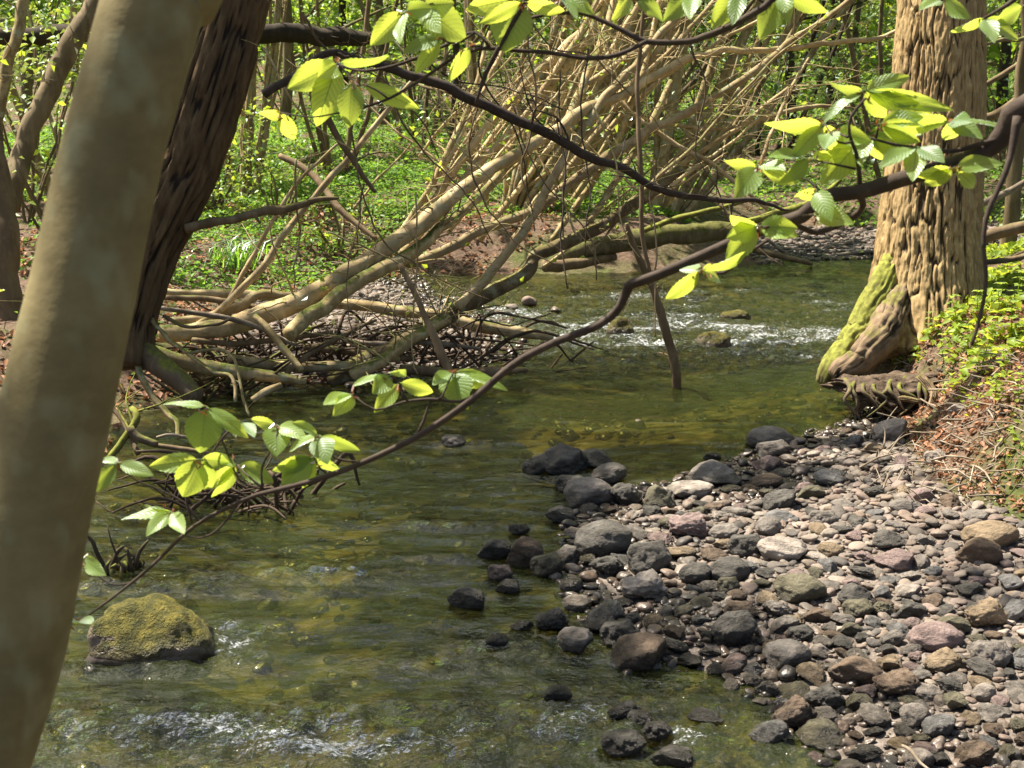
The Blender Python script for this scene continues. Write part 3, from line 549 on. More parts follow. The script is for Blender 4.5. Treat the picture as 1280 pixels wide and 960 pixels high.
# ------------------------------------------------------------------ big trees
# 1 near smooth trunk, out of focus
def bpts(lst): return lst
base = None
tr = [(252, -260, 128), (192, 0, 129), (140, 190, 130), (104, 360, 136), (90, 420, 140), (64, 540, 144), (40, 640, 147), (8, 800, 150), (-42, 960, 154), (-95, 1130, 158), (-140, 1290, 175)]
pts, rad = pp(tr, 1.45); rad = rad * .965
zb0 = float(terrain(-.72, 1.4)); dn = (pts[-1] - pts[-2]) / np.linalg.norm(pts[-1] - pts[-2]); low = pts[-1] + dn * (pts[-1][2] - zb0 + .15) * .98
bp_ = np.vstack([low, (low + pts[-1]) / 2, pts[::-1]]); br_ = np.concatenate([[rad[-1] * 1.25, rad[-1] * 1.05], rad[::-1]])
ext = [bp_[-1] + np.array([.18, .1, 1.6]), bp_[-1] + np.array([.3, .4, 3.6]), bp_[-1] + np.array([.4, .6, 5.6])]
rt = root("beech_tree", tuple(low), "out of focus smooth grey brown trunk close at the left edge", "tree")
mb = MB(); tube(mb, np.vstack([bp_, ext]), np.concatenate([br_, [.05, .04, .02]]), 40, .03, None, 0, .5, bump=.035, seed=3)
link("trunk", mb.mesh("trunk"), M_SMOOTH, rt)
mb = MB(); crown_leaves(mb, np.array([-2.6, 3.2, 7.2]), np.array([2.6, 2.4, 1.8]), 170, 26, .085, .26); link("crown", mb.mesh("crown"), M_LEAF, rt)
# 2 dark rough trunk
def ridge(k, m, amp, sd, pw=1.0, wp=.16):
    def f(th, s, r):
        w = fbm(np.cos(th) * 1.5 + 0 * s, np.sin(th) * 1.5 + 0 * s, s * 2.2, o=2, s=sd + 9) - .5
        th2 = th + w * wp
        n = vn(np.cos(th2) * k, np.sin(th2) * k, s * m + sd, s=sd) * .75 + vn(np.cos(th2) * k * 2.1, np.sin(th2) * k * 2.1, s * m * 1.9, s=sd + 4) * .25; n2 = fbm(np.cos(th2) * k * 2.6, np.sin(th2) * k * 2.6, s * m * 4, o=3, s=sd + 7)
        return amp * (np.minimum(np.abs(2 * n - 1) * 4.5, 1) - .7) + amp * .95 * (n2 - .5)
    return f
pts, rad = pp([(360, -420, 80), (328, -180, 82), (292, 0, 84), (262, 110, 86), (230, 208, 84), (199, 275, 80), (176, 330, 74), (160, 390, 72), (152, 420, 80), (146, 450, 96)], 8.4)
c0 = hit(172, 440); rt = root("dark_trunk_tree", (c0[0], c0[1], c0[2]), "dark leaning tree with rough furrowed bark behind the smooth trunk", "tree")
up = [pts[0] + np.array([.6, .6, 3.0]), pts[0] + np.array([.4, .3, 1.4])]
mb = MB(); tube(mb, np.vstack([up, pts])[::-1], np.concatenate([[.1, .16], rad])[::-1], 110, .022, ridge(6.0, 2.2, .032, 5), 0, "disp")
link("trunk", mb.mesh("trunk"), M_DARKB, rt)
mb = MB(); br, rr = pp([(232, 286, 13), (284, 275, 11), (327, 264, 11), (345, 263, 13), (357, 261, 10), (391, 250, 8), (422, 247, 4)], 8.3, 8.9); tube(mb, br, rr, 10, .03, None, .02, .6, bump=.15); br, rr = pp([(318, 266, 7), (322, 275, 4), (326, 279, 2)], 8.35); tube(mb, br, rr, 7, .02, None, 0, .6)
link("branch", mb.mesh("branch"), M_BROWN, rt)
mb = MB()
for k, (a, b, w) in enumerate([((163, 415), [(171, 457), (188, 492), (209, 517), (223, 527), (224, 545)], 9), ((186, 396), [(213, 425), (234, 442), (265, 465), (290, 473), (293, 502)], 6), ((234, 442), [(273, 436), (294, 450), (302, 490), (313, 521)], 4.5), ((150, 430), [(140, 470), (120, 520), (110, 560)], 14), ((205, 395), [(230, 408), (262, 406), (285, 400)], 5), ((150, 420), [(120, 440), (90, 470)], 20)]):
    l = [a] + b; q, r = pp([(x, y, w * (1 - .35 * i / len(l))) for i, (x, y) in enumerate(l)], 8.35, 8.0); ro = MB(); tube(ro, q, r, 9, .03, None, .03, None, bump=.2, seed=k); link("root", ro.mesh("root"), M_PALE2 if k < 3 else M_ROOT, rt)
mb = MB(); crown_leaves(mb, np.array([-3.9, 9.2, 8.3]), np.array([3.0, 4.4, 2.4]), 320, 34, .12, .34); link("crown", mb.mesh("crown"), M_LEAF, rt)
# 3 right ridged trunk
dR = 9.55
pts, rad = pp([(1180, -520, 92), (1178, -250, 96), (1177, -80, 100), (1177, 0, 102), (1175, 60, 108), (1172, 130, 113), (1168, 200, 116), (1163, 270, 122), (1160, 320, 128), (1158, 360, 140), (1156, 400, 165), (1154, 440, 195)], dR)
c0 = pts[-1]; rt = root("ridged_trunk_tree", (c0[0], c0[1], .3), "big upright tree with deeply ridged bark and mossy foot on the right bank", "tree")
def dR_(th, s, r): return ridge(10.5, 4.2, .025, 15, 1.0, .2)(th, s, r) + .012 * (fbm(np.cos(th) * 1.2, np.sin(th) * 1.2, s * 1.1, o=2, s=31) - .5)
mb = MB(); up = [pts[0] + np.array([.15, .5, 3.2]), pts[0] + np.array([.05, .2, 1.5])]
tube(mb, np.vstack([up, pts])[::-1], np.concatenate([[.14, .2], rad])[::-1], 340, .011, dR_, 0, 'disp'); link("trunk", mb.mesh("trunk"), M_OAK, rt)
RTS = [([(1125, 290, 20, 9.65), (1104, 350, 32, 9.35), (1082, 400, 34, 9.2), (1058, 436, 34, 9.1), (1040, 462, 30, 9.05), (1028, 480, 20, 9.05)], 1), ([(1150, 310, 16, 9.7), (1126, 375, 36, 9.3), (1098, 425, 42, 9.0), (1068, 456, 34, 8.95), (1044, 474, 24, 8.95)], 1),
       ([(1046, 486, 5, 8.85), (1085, 492, 6, 8.65), (1120, 498, 5, 8.5), (1150, 504, 4, 8.4)], 0), ([(1095, 480, 9, 8.6), (1082, 500, 8, 8.6), (1068, 516, 4, 8.6)], 0), ([(1150, 470, 9, 8.35), (1168, 492, 7, 8.25), (1160, 520, 4, 8.2)], 0)]
for k, (l, ms) in enumerate(RTS):
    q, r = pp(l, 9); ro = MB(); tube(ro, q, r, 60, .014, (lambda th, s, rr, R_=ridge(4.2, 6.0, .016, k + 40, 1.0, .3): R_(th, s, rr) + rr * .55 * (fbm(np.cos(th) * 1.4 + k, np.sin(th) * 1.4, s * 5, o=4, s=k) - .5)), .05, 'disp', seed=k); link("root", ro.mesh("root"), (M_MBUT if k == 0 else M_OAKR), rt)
for k in range(11):
    x_ = 1050 + 12 * k + random.uniform(-5, 5); q, r = pp([(x_, 472, 7, 8.72), (x_ + random.uniform(-8, 8), 486, 6, 8.5), (x_ + random.uniform(-14, 14), 500, 4, 8.46), (x_ + random.uniform(-20, 20), random.uniform(508, 526), 2, 8.45)], 8.5); ro = MB(); tube(ro, q, r, 7, .02, None, .03, None, True, k, .2); link("root", ro.mesh("root"), M_ROOT, rt)
mb = MB(); v, f = rock(4, 77, 9, .9, .42); cpl = P(1108, 482, 8.68); v = v * np.array([.40, .26, .07]); v[:, 2] += .035 * (fbm(v[:, 0] * 9, v[:, 1] * 9, o=3, s=8) - .5) * 2 + .10 * (v[:, 0] > 0) * v[:, 0] + .45 * np.minimum(v[:, 1] + .08, 0); mb.add(v + cpl, f, np.clip(.3 + .7 * fbm(v[:, 0] * 14, v[:, 1] * 14, v[:, 2] * 14, o=3, s=4), 0, 1)); link("root_plate", mb.mesh("root_plate"), M_PLATE, rt)
mb = MB(); crown_leaves(mb, np.array([4.6, 11.0, 8.6]), np.array([3.0, 4.4, 2.8]), 260, 34, .12, .34); link("crown", mb.mesh("crown"), M_LEAF, rt)
# ------------------------------------------------------------------ leaning multi-stemmed tree
def twigs(mb, c, r, n, ln, seed, lv=None, lsize=.05, droop=.2):
    rng = np.random.default_rng(seed)
    for _ in range(n):
        k = rng.integers(int(len(c) * .12), len(c) - 1); d = rng.normal(size=3); d[2] = abs(d[2]) * .8 - droop; d /= np.linalg.norm(d); L = ln * rng.uniform(.4, 1.2)
        a = c[k]; b = a + d * L * .5 + rng.normal(size=3) * L * .1; e = b + d * L * .5 + rng.normal(size=3) * L * .16 + np.array([0, 0, -droop * L * .3]); w = min(r[k] * .45, .008) * rng.uniform(.5, 1)
        tube(mb, [a, b, e], [w, w * .7, w * .3], 5, .07, None, .03, None, False, seed)
        f = b + rng.normal(size=3) * L * .35; tube(mb, [b, (b + f) / 2 + rng.normal(size=3) * .02, f], [w * .6, w * .45, w * .2], 4, .08, None, .02, None, False, seed)
        if lv is not None and rng.random() < .3:
            m_ = rng.integers(2, 6); q = e + rng.normal(size=(m_, 3)) * .07; leaf_cloud(lv, q, R.normal(size=(m_, 3)) + np.array([0, -.5, 1.]), lsize * rng.uniform(.7, 1.3))
STEM = [
 ([(200, 416, 24), (270, 412, 27), (330, 396, 30), (380, 372, 28), (430, 345, 27), (480, 312, 25), (530, 277, 25), (575, 240, 20), (627, 202, 18), (680, 172, 17), (715, 147, 18), (735, 135, 16), (772, 120, 13), (797, 107, 12), (842, 82, 12), (890, 66, 10), (980, 60, 8), (1077, 49, 7), (1130, 35, 6)], 9.1, 10.6, 0),
 ([(360, 420, 20), (380, 398, 23), (415, 375, 23), (450, 353, 21), (500, 325, 19), (524, 311, 18), (561, 277, 15), (600, 243, 13), (640, 205, 11), (690, 160, 9)], 9.1, 10.0, 1),
 ([(215, 402, 14), (262, 396, 14), (300, 384, 15), (326, 370, 13), (400, 370, 10), (470, 342, 13), (539, 319, 15), (602, 289, 14), (670, 262, 14), (711, 232, 15), (797, 172, 15), (820, 158, 14), (886, 124, 12), (957, 79, 10), (1010, 37, 9), (1059, 0, 8), (1090, -40, 7)], 9.3, 10.6, 0),
 ([(412, 480, 26), (450, 455, 26), (497, 431, 25), (530, 410, 24), (567, 391, 23), (602, 373, 23), (656, 342, 20), (670, 319, 19), (737, 289, 18), (775, 266, 17), (809, 244, 17), (852, 213, 16)], 9.55, 10.3, 2),
 ([(440, 470, 18), (490, 440, 18), (530, 415, 17), (560, 398, 14)], 9.25, 9.6, 1),
 ([(572, 384, 15), (614, 343, 14), (659, 277, 13), (711, 195, 13), (760, 116, 12), (797, 75, 11), (846, 19, 11), (870, -20, 10), (900, -90, 8)], 9.5, 10.6, 0),
 ([(527, 279, 11), (560, 224, 10), (610, 160, 10), (660, 100, 12), (700, 65, 11), (735, 28, 10), (770, -20, 9)], 10.0, 11.0, 0),
 ([(566, 242, 7), (590, 207, 6), (615, 170, 6), (640, 135, 6), (690, 70, 5)], 10.1, 10.8, 0),
 ([(612, 214, 11), (642, 155, 11), (685, 110, 11), (720, 67, 11), (745, 27, 10), (770, -30, 9)], 10.3, 11.0, 1),
 ([(712, 148, 13), (735, 92, 12), (750, 60, 11), (757, 40, 10), (772, -20, 9)], 10.3, 10.9, 1),
 ([(735, 104, 8), (785, 70, 9), (822, 47, 8), (855, 7, 7), (880, -20, 6)], 10.4, 10.8, 0),
 ([(737, 277, 9), (771, 221, 9), (805, 169, 9), (839, 101, 8)], 10.0, 10.4, 1),
 ([(772, 122, 9), (800, 92, 9), (838, 40, 9), (860, 0, 8), (880, -40, 7)], 10.4, 10.9, 0),
 ([(834, 154, 6), (894, 161, 6), (950, 150, 6), (1002, 135, 6), (1062, 135, 4)], 10.5, 10.9, 0),
 ([(775, 125, 6), (797, 147, 6), (840, 175, 6), (880, 200, 6), (917, 228, 5), (960, 262, 4)], 10.3, 10.2, 0),
 ([(831, 240, 5), (870, 208, 5), (907, 183, 4), (960, 140, 3)], 10.2, 10.4, 0),
 ([(500, 318, 9), (545, 268, 8), (600, 205, 8), (665, 130, 8), (720, 50, 7), (760, -20, 6)], 9.9, 10.8, 0), ([(560, 290, 8), (610, 225, 8), (655, 160, 7), (705, 85, 7), (752, 0, 6)], 10.2, 10.9, 0), ([(600, 300, 8), (650, 235, 8), (690, 180, 8), (745, 95, 7), (790, 20, 7), (815, -30, 5)], 10.1, 10.8, 0), ([(640, 300, 7), (690, 240, 7), (745, 165, 7), (790, 110, 6), (850, 50, 6), (905, -10, 5)], 10.0, 10.7, 0), ([(690, 300, 8), (730, 245, 8), (762, 190, 8), (790, 130, 7), (812, 60, 7), (830, -20, 6)], 10.2, 10.6, 1),
 ([(450, 350, 8), (500, 290, 7), (545, 225, 7), (585, 150, 6), (620, 80, 6), (650, 10, 5)], 9.8, 10.6, 0), ([(730, 300, 7), (790, 250, 7), (850, 205, 6), (915, 165, 6), (985, 110, 5)], 10.3, 10.7, 0), ([(660, 265, 6), (735, 190, 6), (810, 115, 6), (885, 60, 5), (960, 20, 4)], 10.4, 10.8, 0), ([(400, 385, 8), (470, 330, 8), (520, 262, 7), (560, 190, 7), (590, 120, 6), (612, 40, 5)], 9.7, 10.5, 1),
 ([(950, 205, 5), (966, 165, 5), (984, 124, 5), (996, 95, 4), (1010, 71, 3)], 9.9, 10.3, 0)]
for k in range(16):
    x0 = random.uniform(430, 800); y0 = random.uniform(190, 330); sg = -1 if k % 5 == 0 else 1; L_ = random.uniform(150, 320); a_ = random.uniform(.55, 1.15); d_ = random.uniform(9.6, 10.6); w_ = random.uniform(3, 5.5)
    STEM.append(([(x0 + sg * L_ * t_ * math.cos(a_) + random.uniform(-7, 7), y0 - L_ * t_ * math.sin(a_) + random.uniform(-7, 7), w_ * (1 - .55 * t_)) for t_ in (0, .25, .5, .75, 1)], d_, d_ + .3, k % 2))
c0 = P(230, 412, 9.15); rt = root("leaning_alder", (c0[0], c0[1], c0[2] - .1), "pale many stemmed tree leaning low over the stream from the left bank", "tree")
tw = MB(); lv = MB()
for k, (l, a, b, mm) in enumerate(STEM):
    q, r = pp(l, a, b); r = r * (.87 if k < 6 else 1); mb = MB(); c, rr = tube(mb, q, r, 16 if k < 6 else 10, .035, None, .05 if k < 6 else .035, None, bump=.13, seed=k + 1); twigs(mb, c, rr, 15 if k < 6 else 9, .6, k, lv, .05); link("stem", mb.mesh("stem"), (M_PALE, M_PALE2, M_STEMD)[mm], rt)

crown_leaves(lv, np.array([-1.0, 11.8, 5.6]), np.array([2.6, 1.8, 1.2]), 110, 26, .11, .3); link("crown", lv.mesh("crown"), M_LEAFB, rt)
# ------------------------------------------------------------------ single limbs, logs and sticks
def log(name, l, a, b, m_, label, cat, segs=12, wob=.03, bump=.15, tw_=0, group=None, ln=.35, step=.035):
    q, r = pp(l, a, b); o0 = q[len(q) // 2]
    mb = MB(); c, rr = tube(mb, q - o0, r, segs, step, None, wob, None, True, len(label), bump)
    if tw_: twigs(mb, c, rr, tw_, ln, len(label), None)
    o = link(name, mb.mesh(name), m_, None, tuple(o0)); tag(o, label, cat, group); return o
log("dead_limb", [(330, 118, 12), (365, 138, 12), (396, 82, 9)][:1] + [(400, 70, 9), (440, 74, 10), (481, 84, 11), (537, 101, 12), (593, 127, 13), (649, 152, 13), (700, 174, 12), (747, 200, 11), (785, 217, 10), (817, 235, 9), (859, 249, 8), (900, 252, 7), (941, 252, 6), (985, 260, 3)], 7.0, 7.8, M_TWIG, "long black limb sagging across the pale stems from upper left", "branch", 14, .05, .15, 16)
log("dead_branch", [(848, 500, 12), (846, 486, 12), (841, 448, 12), (828, 402, 12), (817, 366, 10), (804, 335, 9), (792, 305, 7), (783, 280, 5)], 9.45, 9.1, M_BROWN, "dark dead branch standing upright in the water of the rapid", "branch", 12, .03, .25, 5, None, .15)
log("dead_branch", [(812, 340, 5), (803, 290, 6), (802, 231, 6), (798, 150, 6), (800, 60, 5), (806, -20, 4)], 9.0, 8.9, M_BROWN, "thin straight red brown stem hanging above the upright dead branch", "branch", 8, .03, .1, 8)
log("fallen_log", [(694, 326, 18), (725, 314, 22), (760, 305, 25), (817, 297, 27), (872, 290, 26), (920, 291, 22)], 13.2, 13.4, M_MOSSB, "thick mossy log lying along the far water's edge", "log", 20, .05, .2)
log("fallen_log", [(680, 332, 16), (720, 330, 14), (770, 322, 10)], 13.0, 13.3, M_BROWN, "broken brown log end below the thick mossy log", "log", 12)
log("mossy_pole", [(805, 288, 7), (850, 272, 7), (900, 259, 6), (940, 250, 4)], 12.9, 13.0, M_MSTICK, "thin mossy pole slanting up above the thick mossy log", "stick")
log("mossy_pole", [(925, 280, 9), (960, 270, 10), (989, 262, 10), (1024, 246, 8), (1050, 225, 6)], 13, 13.2, M_MSTICK, "yellow green mossy branch right of the thick mossy log", "stick")
log("fallen_pole", [(190, 362, 9), (257, 367, 10), (327, 369, 11), (380, 374, 12), (420, 380, 14), (474, 386, 14), (544, 393, 14), (579, 403, 16), (638, 415, 16), (690, 423, 9)], 10.2, 10.3, M_PALE, "long pale pole lying flat over the left gravel under the leaning stems", "pole", 14)
log("fallen_log", [(160, 428, 28), (180, 440, 30), (202, 457, 30), (225, 477, 27), (246, 497, 22)], 8.4, 8.2, M_ROOT, "short thick dark log sloping down into the water at left", "log", 18, .02, .14)
log("fallen_log", [(180, 436, 20), (225, 453, 20), (257, 460, 19), (327, 469, 16), (382, 477, 9)], 8.9, 9.1, M_PALE2, "mottled log lying level just above the water by the root tangle", "log", 14, .02, .12)
log("fallen_log", [(285, 448, 14), (330, 455, 14), (359, 459, 13), (400, 458, 13), (450, 455, 12), (500, 448, 8)], 9.35, 9.5, M_PALE, "pale log behind the mottled log by the root tangle", "log", 12)
log("fallen_log", [(380, 434, 10), (430, 438, 10), (480, 446, 9), (520, 450, 7)], 9.7, 9.7, M_BROWN, "brown weathered log among sticks on the left gravel", "log", 10)
log("fallen_log", [(500, 462, 12), (560, 466, 14), (620, 464, 13), (660, 461, 6)], 9.5, 9.5, M_BROWN, "dark wet log at the tip of the left gravel", "log", 12, .03, .3)
log("fallen_tree", [(300, 40, 24), (346, 42, 24), (396, 43, 24), (430, 46, 22), (470, 46, 16)], 15, 15.4, M_BGD, "dark fallen trunk hung level behind the black limb", "log", 16, .06, .2, 10)
log("fallen_tree", [(-40, 40, 22), (20, 46, 24), (70, 44, 22), (125, 47, 20)], 13, 13, M_BGD, "dark fallen trunk lying level behind the left stems", "log", 14, .06, .2)
for k, (l, a, b, m_, lab) in enumerate([
 ([(244, 408, 8), (273, 388, 9), (323, 340, 9), (360, 285, 8), (412, 225, 8), (469, 157, 7), (520, 95, 5)], 9.3, 9.6, M_PALE, "straight pale pole leaning right above the root tangle"),
 ([(282, 382, 6), (315, 320, 6), (360, 244, 5), (400, 200, 4), (427, 176, 3)], 9.6, 9.8, M_PALE, "thinner pale pole standing just left of the straight pale pole"),
 ([(392, 110, 9), (410, 145, 9), (425, 178, 8), (447, 208, 7), (470, 240, 5)], 8.3, 8.6, M_BROWN, "brown crooked stick hanging beside the straight pale pole"),
 ([(350, 195, 8), (380, 210, 9), (405, 235, 9), (425, 262, 9), (470, 300, 6)], 12.5, 12.0, M_BROWN, "brown curved branch lying down the far left slope"),
 ([(164, 511, 9), (171, 521, 9), (158, 545, 9), (136, 575, 8)], 7.6, 7.5, M_MSTICK, "bright mossy hooked stick beside the smooth trunk"),
 ([(136, 505, 6), (155, 530, 7), (174, 566, 7)], 7.7, 7.5, M_BROWN, "thin brown stick behind the hooked mossy one"),
 ([(162, 534, 10), (172, 548, 11), (196, 556, 9)], 7.5, 7.5, M_ROOT, "short dark stub below the hooked mossy stick"),
 ([(196, 547, 4), (215, 543, 4), (250, 549, 3)], 7.8, 7.8, M_DEAD, "pale thin twig lying over the shallow water at left"),
 ([(190, 556, 6), (225, 560, 6), (262, 566, 4)], 7.6, 7.6, M_BROWN, "brown stick lying in the water near the sunken heap"),
 ([(316, 500, 9), (335, 488, 9), (352, 482, 8)], 8.9, 9.0, M_PALE, "pale stub poking from the water below the mottled log"),
 ([(318, 395, 8), (335, 410, 9), (352, 432, 9), (378, 462, 8)], 9.0, 8.9, M_PALE2, "mottled short stick leaning down from the root tangle"),
 ([(200, 385, 6), (250, 392, 7), (310, 405, 7), (370, 430, 5)], 9.0, 9.2, M_DEAD, "bleached stick sloping down across the root tangle"),
 ([(240, 425, 7), (300, 430, 8), (350, 425, 7), (410, 415, 5)], 9.1, 9.4, M_BROWN, "brown stick level above the mottled log"),
 ([(430, 425, 6), (480, 430, 7), (540, 428, 7), (600, 436, 4)], 9.7, 9.8, M_DEAD, "bleached stick on the left gravel behind the crooked stick"),
 ([(355, 470, 6), (390, 440, 7), (430, 418, 6), (470, 400, 4)], 9.2, 9.6, M_BROWN, "brown stick propped on the lowest stem"),
 ([(205, 372, 7), (260, 374, 8), (310, 382, 8), (345, 392, 6)], 9.6, 9.7, M_BROWN, "thin brown pole below the long pale pole"),
 ([(500, 330, 7), (520, 372, 7), (535, 405, 8), (550, 440, 12), (566, 472, 11)], 9.2, 9.1, M_BROWN, "dark crooked stick standing in the left gravel tip"),
 ([(960, 300, 4), (985, 318, 5), (1010, 325, 6), (1060, 317, 5), (1110, 313, 3)], 15.2, 15.4, M_DEAD, "grey stick lying along the far beach"),
 ([(910, 300, 7), (945, 313, 8), (985, 322, 8), (1015, 330, 5)], 14.6, 14.6, M_BROWN, "brown drift branch at the far beach's water edge"),
 ([(1225, 255, 9), (1250, 245, 9), (1285, 225, 8)], 11, 11, M_DEAD, "grey broken branch right of the ridged trunk"),
 ([(1222, 300, 14), (1250, 290, 16), (1290, 282, 16)], 10.8, 10.8, M_BROWN, "thick dark rotten log right of the ridged trunk's foot"),
 ([(1222, 150, 10), (1250, 140, 12), (1290, 112, 12)], 12, 12, M_BROWN, "dark curved bough behind the ridged trunk at right"),
 ([(1224, 110, 6), (1250, 95, 7), (1290, 70, 7)], 12.5, 12.5, M_BROWN, "thinner dark bough above the curved one at right"),
 ([(1225, 328, 7), (1255, 325, 8), (1290, 318, 6)], 9.8, 9.8, M_BROWN, "stick lying in the herbs right of the ridged trunk"),
 ([(1195, 655, 4), (1230, 630, 4), (1262, 605, 4), (1295, 585, 3)], 6.7, 6.8, M_BROWN, "thin curved stick on the littered bank at right"),
 ([(1128, 932, 4), (1140, 938, 5), (1152, 950, 4), (1166, 962, 3)], 4.2, 4.1, M_DEAD, "bent grey twig on the lower gravel")]):
    log("stick", l, a, b, m_, lab, "stick", 10, .02, .15, 3 if k < 5 else 0, "loose sticks and boughs")
# thin bare hanging branches in the middle distance
HANG = [[(437, 150), (445, 190), (452, 235), (470, 285), (500, 320), (560, 352), (610, 375)], [(520, 240), (518, 330), (515, 420), (520, 470)], [(600, 118), (588, 180), (600, 240), (640, 300), (690, 330)], [(700, 90), (702, 150), (706, 220), (700, 300), (712, 360)], [(640, 130), (660, 190), (700, 250), (742, 300), (748, 350)], [(560, 60), (545, 110), (560, 170), (600, 210), (640, 260)], [(480, 90), (500, 150), (530, 190), (580, 240), (610, 300)], [(735, 60), (728, 140), (735, 230), (728, 320)], [(860, 40), (880, 110), (870, 180), (900, 250)],
        [(330, 60), (360, 120), (400, 160), (440, 190)], [(380, 20), (420, 70), (470, 90), (520, 140), (545, 200)], [(620, 10), (600, 90), (640, 150), (660, 240)], [(900, 255), (940, 300), (980, 330)], [(370, 200), (372, 290), (366, 360)], [(455, 230), (440, 300), (433, 350), (440, 420)], [(520, 60), (570, 100), (640, 110), (700, 140)], [(660, 20), (690, 60), (740, 70), (790, 120)], [(410, 290), (460, 310), (520, 340), (575, 350)], [(820, 200), (815, 270), (822, 350), (818, 420)], [(560, 420), (600, 400), (640, 405), (690, 388)], [(660, 40), (668, 130), (655, 210), (668, 290)], [(740, 130), (770, 190), (775, 260), (800, 320)]]
nm = ["from the black limb to the far gravel", "straight down past the lowest stem", "through the middle of the stems", "in a long plumb line between stems", "in a slack curve by the rotten stubs", "crookedly beside the clump's left", "behind the drooping leaves at top", "straight beside the forked stem", "near the ivy clad stem", "at the fallen trunk's left", "under the topmost leaves", "in front of the brown clump", "towards the mossy branch", "in front of the green slope", "beside the straight pale pole", "across under the top twigs", "over the pale stem tops", "low across the litter slope", "past the upright dead branch", "flat over the wet gravel", "down the clump's right", "by the crossing of the limbs"]
for k, l in enumerate(HANG):
    d = random.uniform(7.2, 9.6); j = [(x, y, random.uniform(2.0, 3.6) * (1 - .5 * i / len(l))) for i, (x, y) in enumerate(l)]
    log("bare_twig", j, d, d + random.uniform(-.3, .5), (M_BROWN, M_PALE2, M_BROWN, M_TWIG)[k % 4], ("dark", "pale", "brown", "black")[k % 4].replace("dark", "brown") + " thin bare twig hanging " + nm[k], "twig", 6, .06, .1, 6, "bare hanging twigs", .3, .05)
# sunken heap of roots, and driftwood
def heap(name, px, py, w, h, n, m_, label, cat, d=None):
    q = G(px, py + h * .4); t = (q - CP) @ FW; mb = MB(); u = w * t / F; hh = h * t / F; rng = np.random.default_rng(abs(int(px)))
    for k in range(n):
        a = np.array([rng.uniform(-.5, .5) * u, rng.uniform(-.25, .25) * u, rng.uniform(-.05, .3) * hh]); dr = rng.normal(size=3) * np.array([.35 * u, .2 * u, .45 * hh]); dr[2] = abs(dr[2]); b = a + dr; c = (a + b) / 2 + rng.normal(size=3) * .1 * u; w_ = rng.uniform(.004, .014)
        tube(mb, [a - [0, 0, .06], c, b], [w_, w_, w_ * .5], 6, .04, None, .03, None, True, k, .2)
    o = link(name, mb.mesh(name), m_, None, (q[0], q[1], .02)); tag(o, label, cat)
heap("driftwood_heap", 300, 612, 170, 46, 70, M_DARKR, "dark heap of drowned twigs in the water behind the left leaves", "driftwood")
heap("root_stump", 152, 690, 44, 60, 14, M_ROOT, "small forked dark root standing in water right of the smooth trunk", "root")
heap("twig_tangle", 235, 462, 190, 60, 70, M_ROOT, "dark tangle of roots and mud under the rough trunk", "driftwood")
heap("twig_tangle", 520, 440, 220, 40, 85, M_DARKR, "tangle of dead twigs on the tip of the left gravel", "driftwood")
heap("twig_tangle", 360, 440, 170, 60, 100, M_DARKR, "tangle of broken twigs under the leaning stems", "driftwood")
# scattered small twigs on the banks
mb = MB()
def twig_scatter(n, reg_, lmin, lmax):
    for _ in range(n):
        px, py = reg_(); q = hit(px, py); a = random.uniform(0, 6.28); L = random.uniform(lmin, lmax); d = np.array([math.cos(a), math.sin(a), random.uniform(-.1, .35)]) * L / 2; w = random.uniform(.002, .006); q = q + np.array([0, 0, .02 + abs(d[2])])
        tube(mb, [q - d, q + np.array([0, 0, random.uniform(-.03, .05)]), q + d], [w, w, w * .5], 4, .12, None, .04, None, False, int(px))
twig_scatter(220, lambda: (random.uniform(180, 640), random.uniform(255, 420)), .2, .7); twig_scatter(160, lambda: (random.uniform(1090, 1290), random.uniform(440, 640)), .08, .3); twig_scatter(160, lambda: (random.uniform(0, 1280), random.uniform(150, 250)), .4, 1.4)
tag(link("twigs", mb.mesh("twigs"), M_DEAD), "small dead twigs strewn over the banks", "twigs", None, "stuff")
# ------------------------------------------------------------------ foreground boughs with beech leaves
def beech_leaf(mb, b, t, w, roll, att, curl=.12):
    b = np.asarray(b); t = np.asarray(t); A = t - b; L = np.linalg.norm(A); A /= L; view = CP - (b + t) / 2; view /= np.linalg.norm(view)
    N = view - A * (view @ A); N /= np.linalg.norm(N); S = np.cross(A, N); N2 = N * math.cos(roll) + S * math.sin(roll); S2 = np.cross(A, N2)
    nu, nv = 9, 19; u = np.linspace(-1, 1, nu); v = np.linspace(0, 1, nv); uu, vv = np.meshgrid(u, v, indexing='ij')
    prof = np.sin(np.pi * np.clip(vv, 0, 1) ** .86) ** .8 * (1 - .12 * vv); prof = prof * (1 + .035 * np.sin(vv * 60) * np.abs(uu)); W = w / 2 * prof * uu
    H = -curl * L * (vv - .3) ** 2 + .22 * np.abs(W) + .012 * L * np.sin((vv - np.abs(uu) * .16) * 62) * np.abs(uu) * prof + .05 * L * np.sin(vv * 5 + uu * 2 + att * 9) * (np.abs(uu) ** 2) * prof
    Pt = b + A * (vv * L)[..., None] + S2 * W[..., None] + N2 * H[..., None]
    i, j = np.meshgrid(np.arange(nu - 1), np.arange(nv - 1), indexing='ij'); f = np.stack([i * nv + j, (i + 1) * nv + j, (i + 1) * nv + j + 1, i * nv + j + 1], -1).reshape(-1, 4)
    mb.add(Pt.reshape(-1, 3), f, att, np.stack([uu * .5 + .5, vv], -1).reshape(-1, 2))
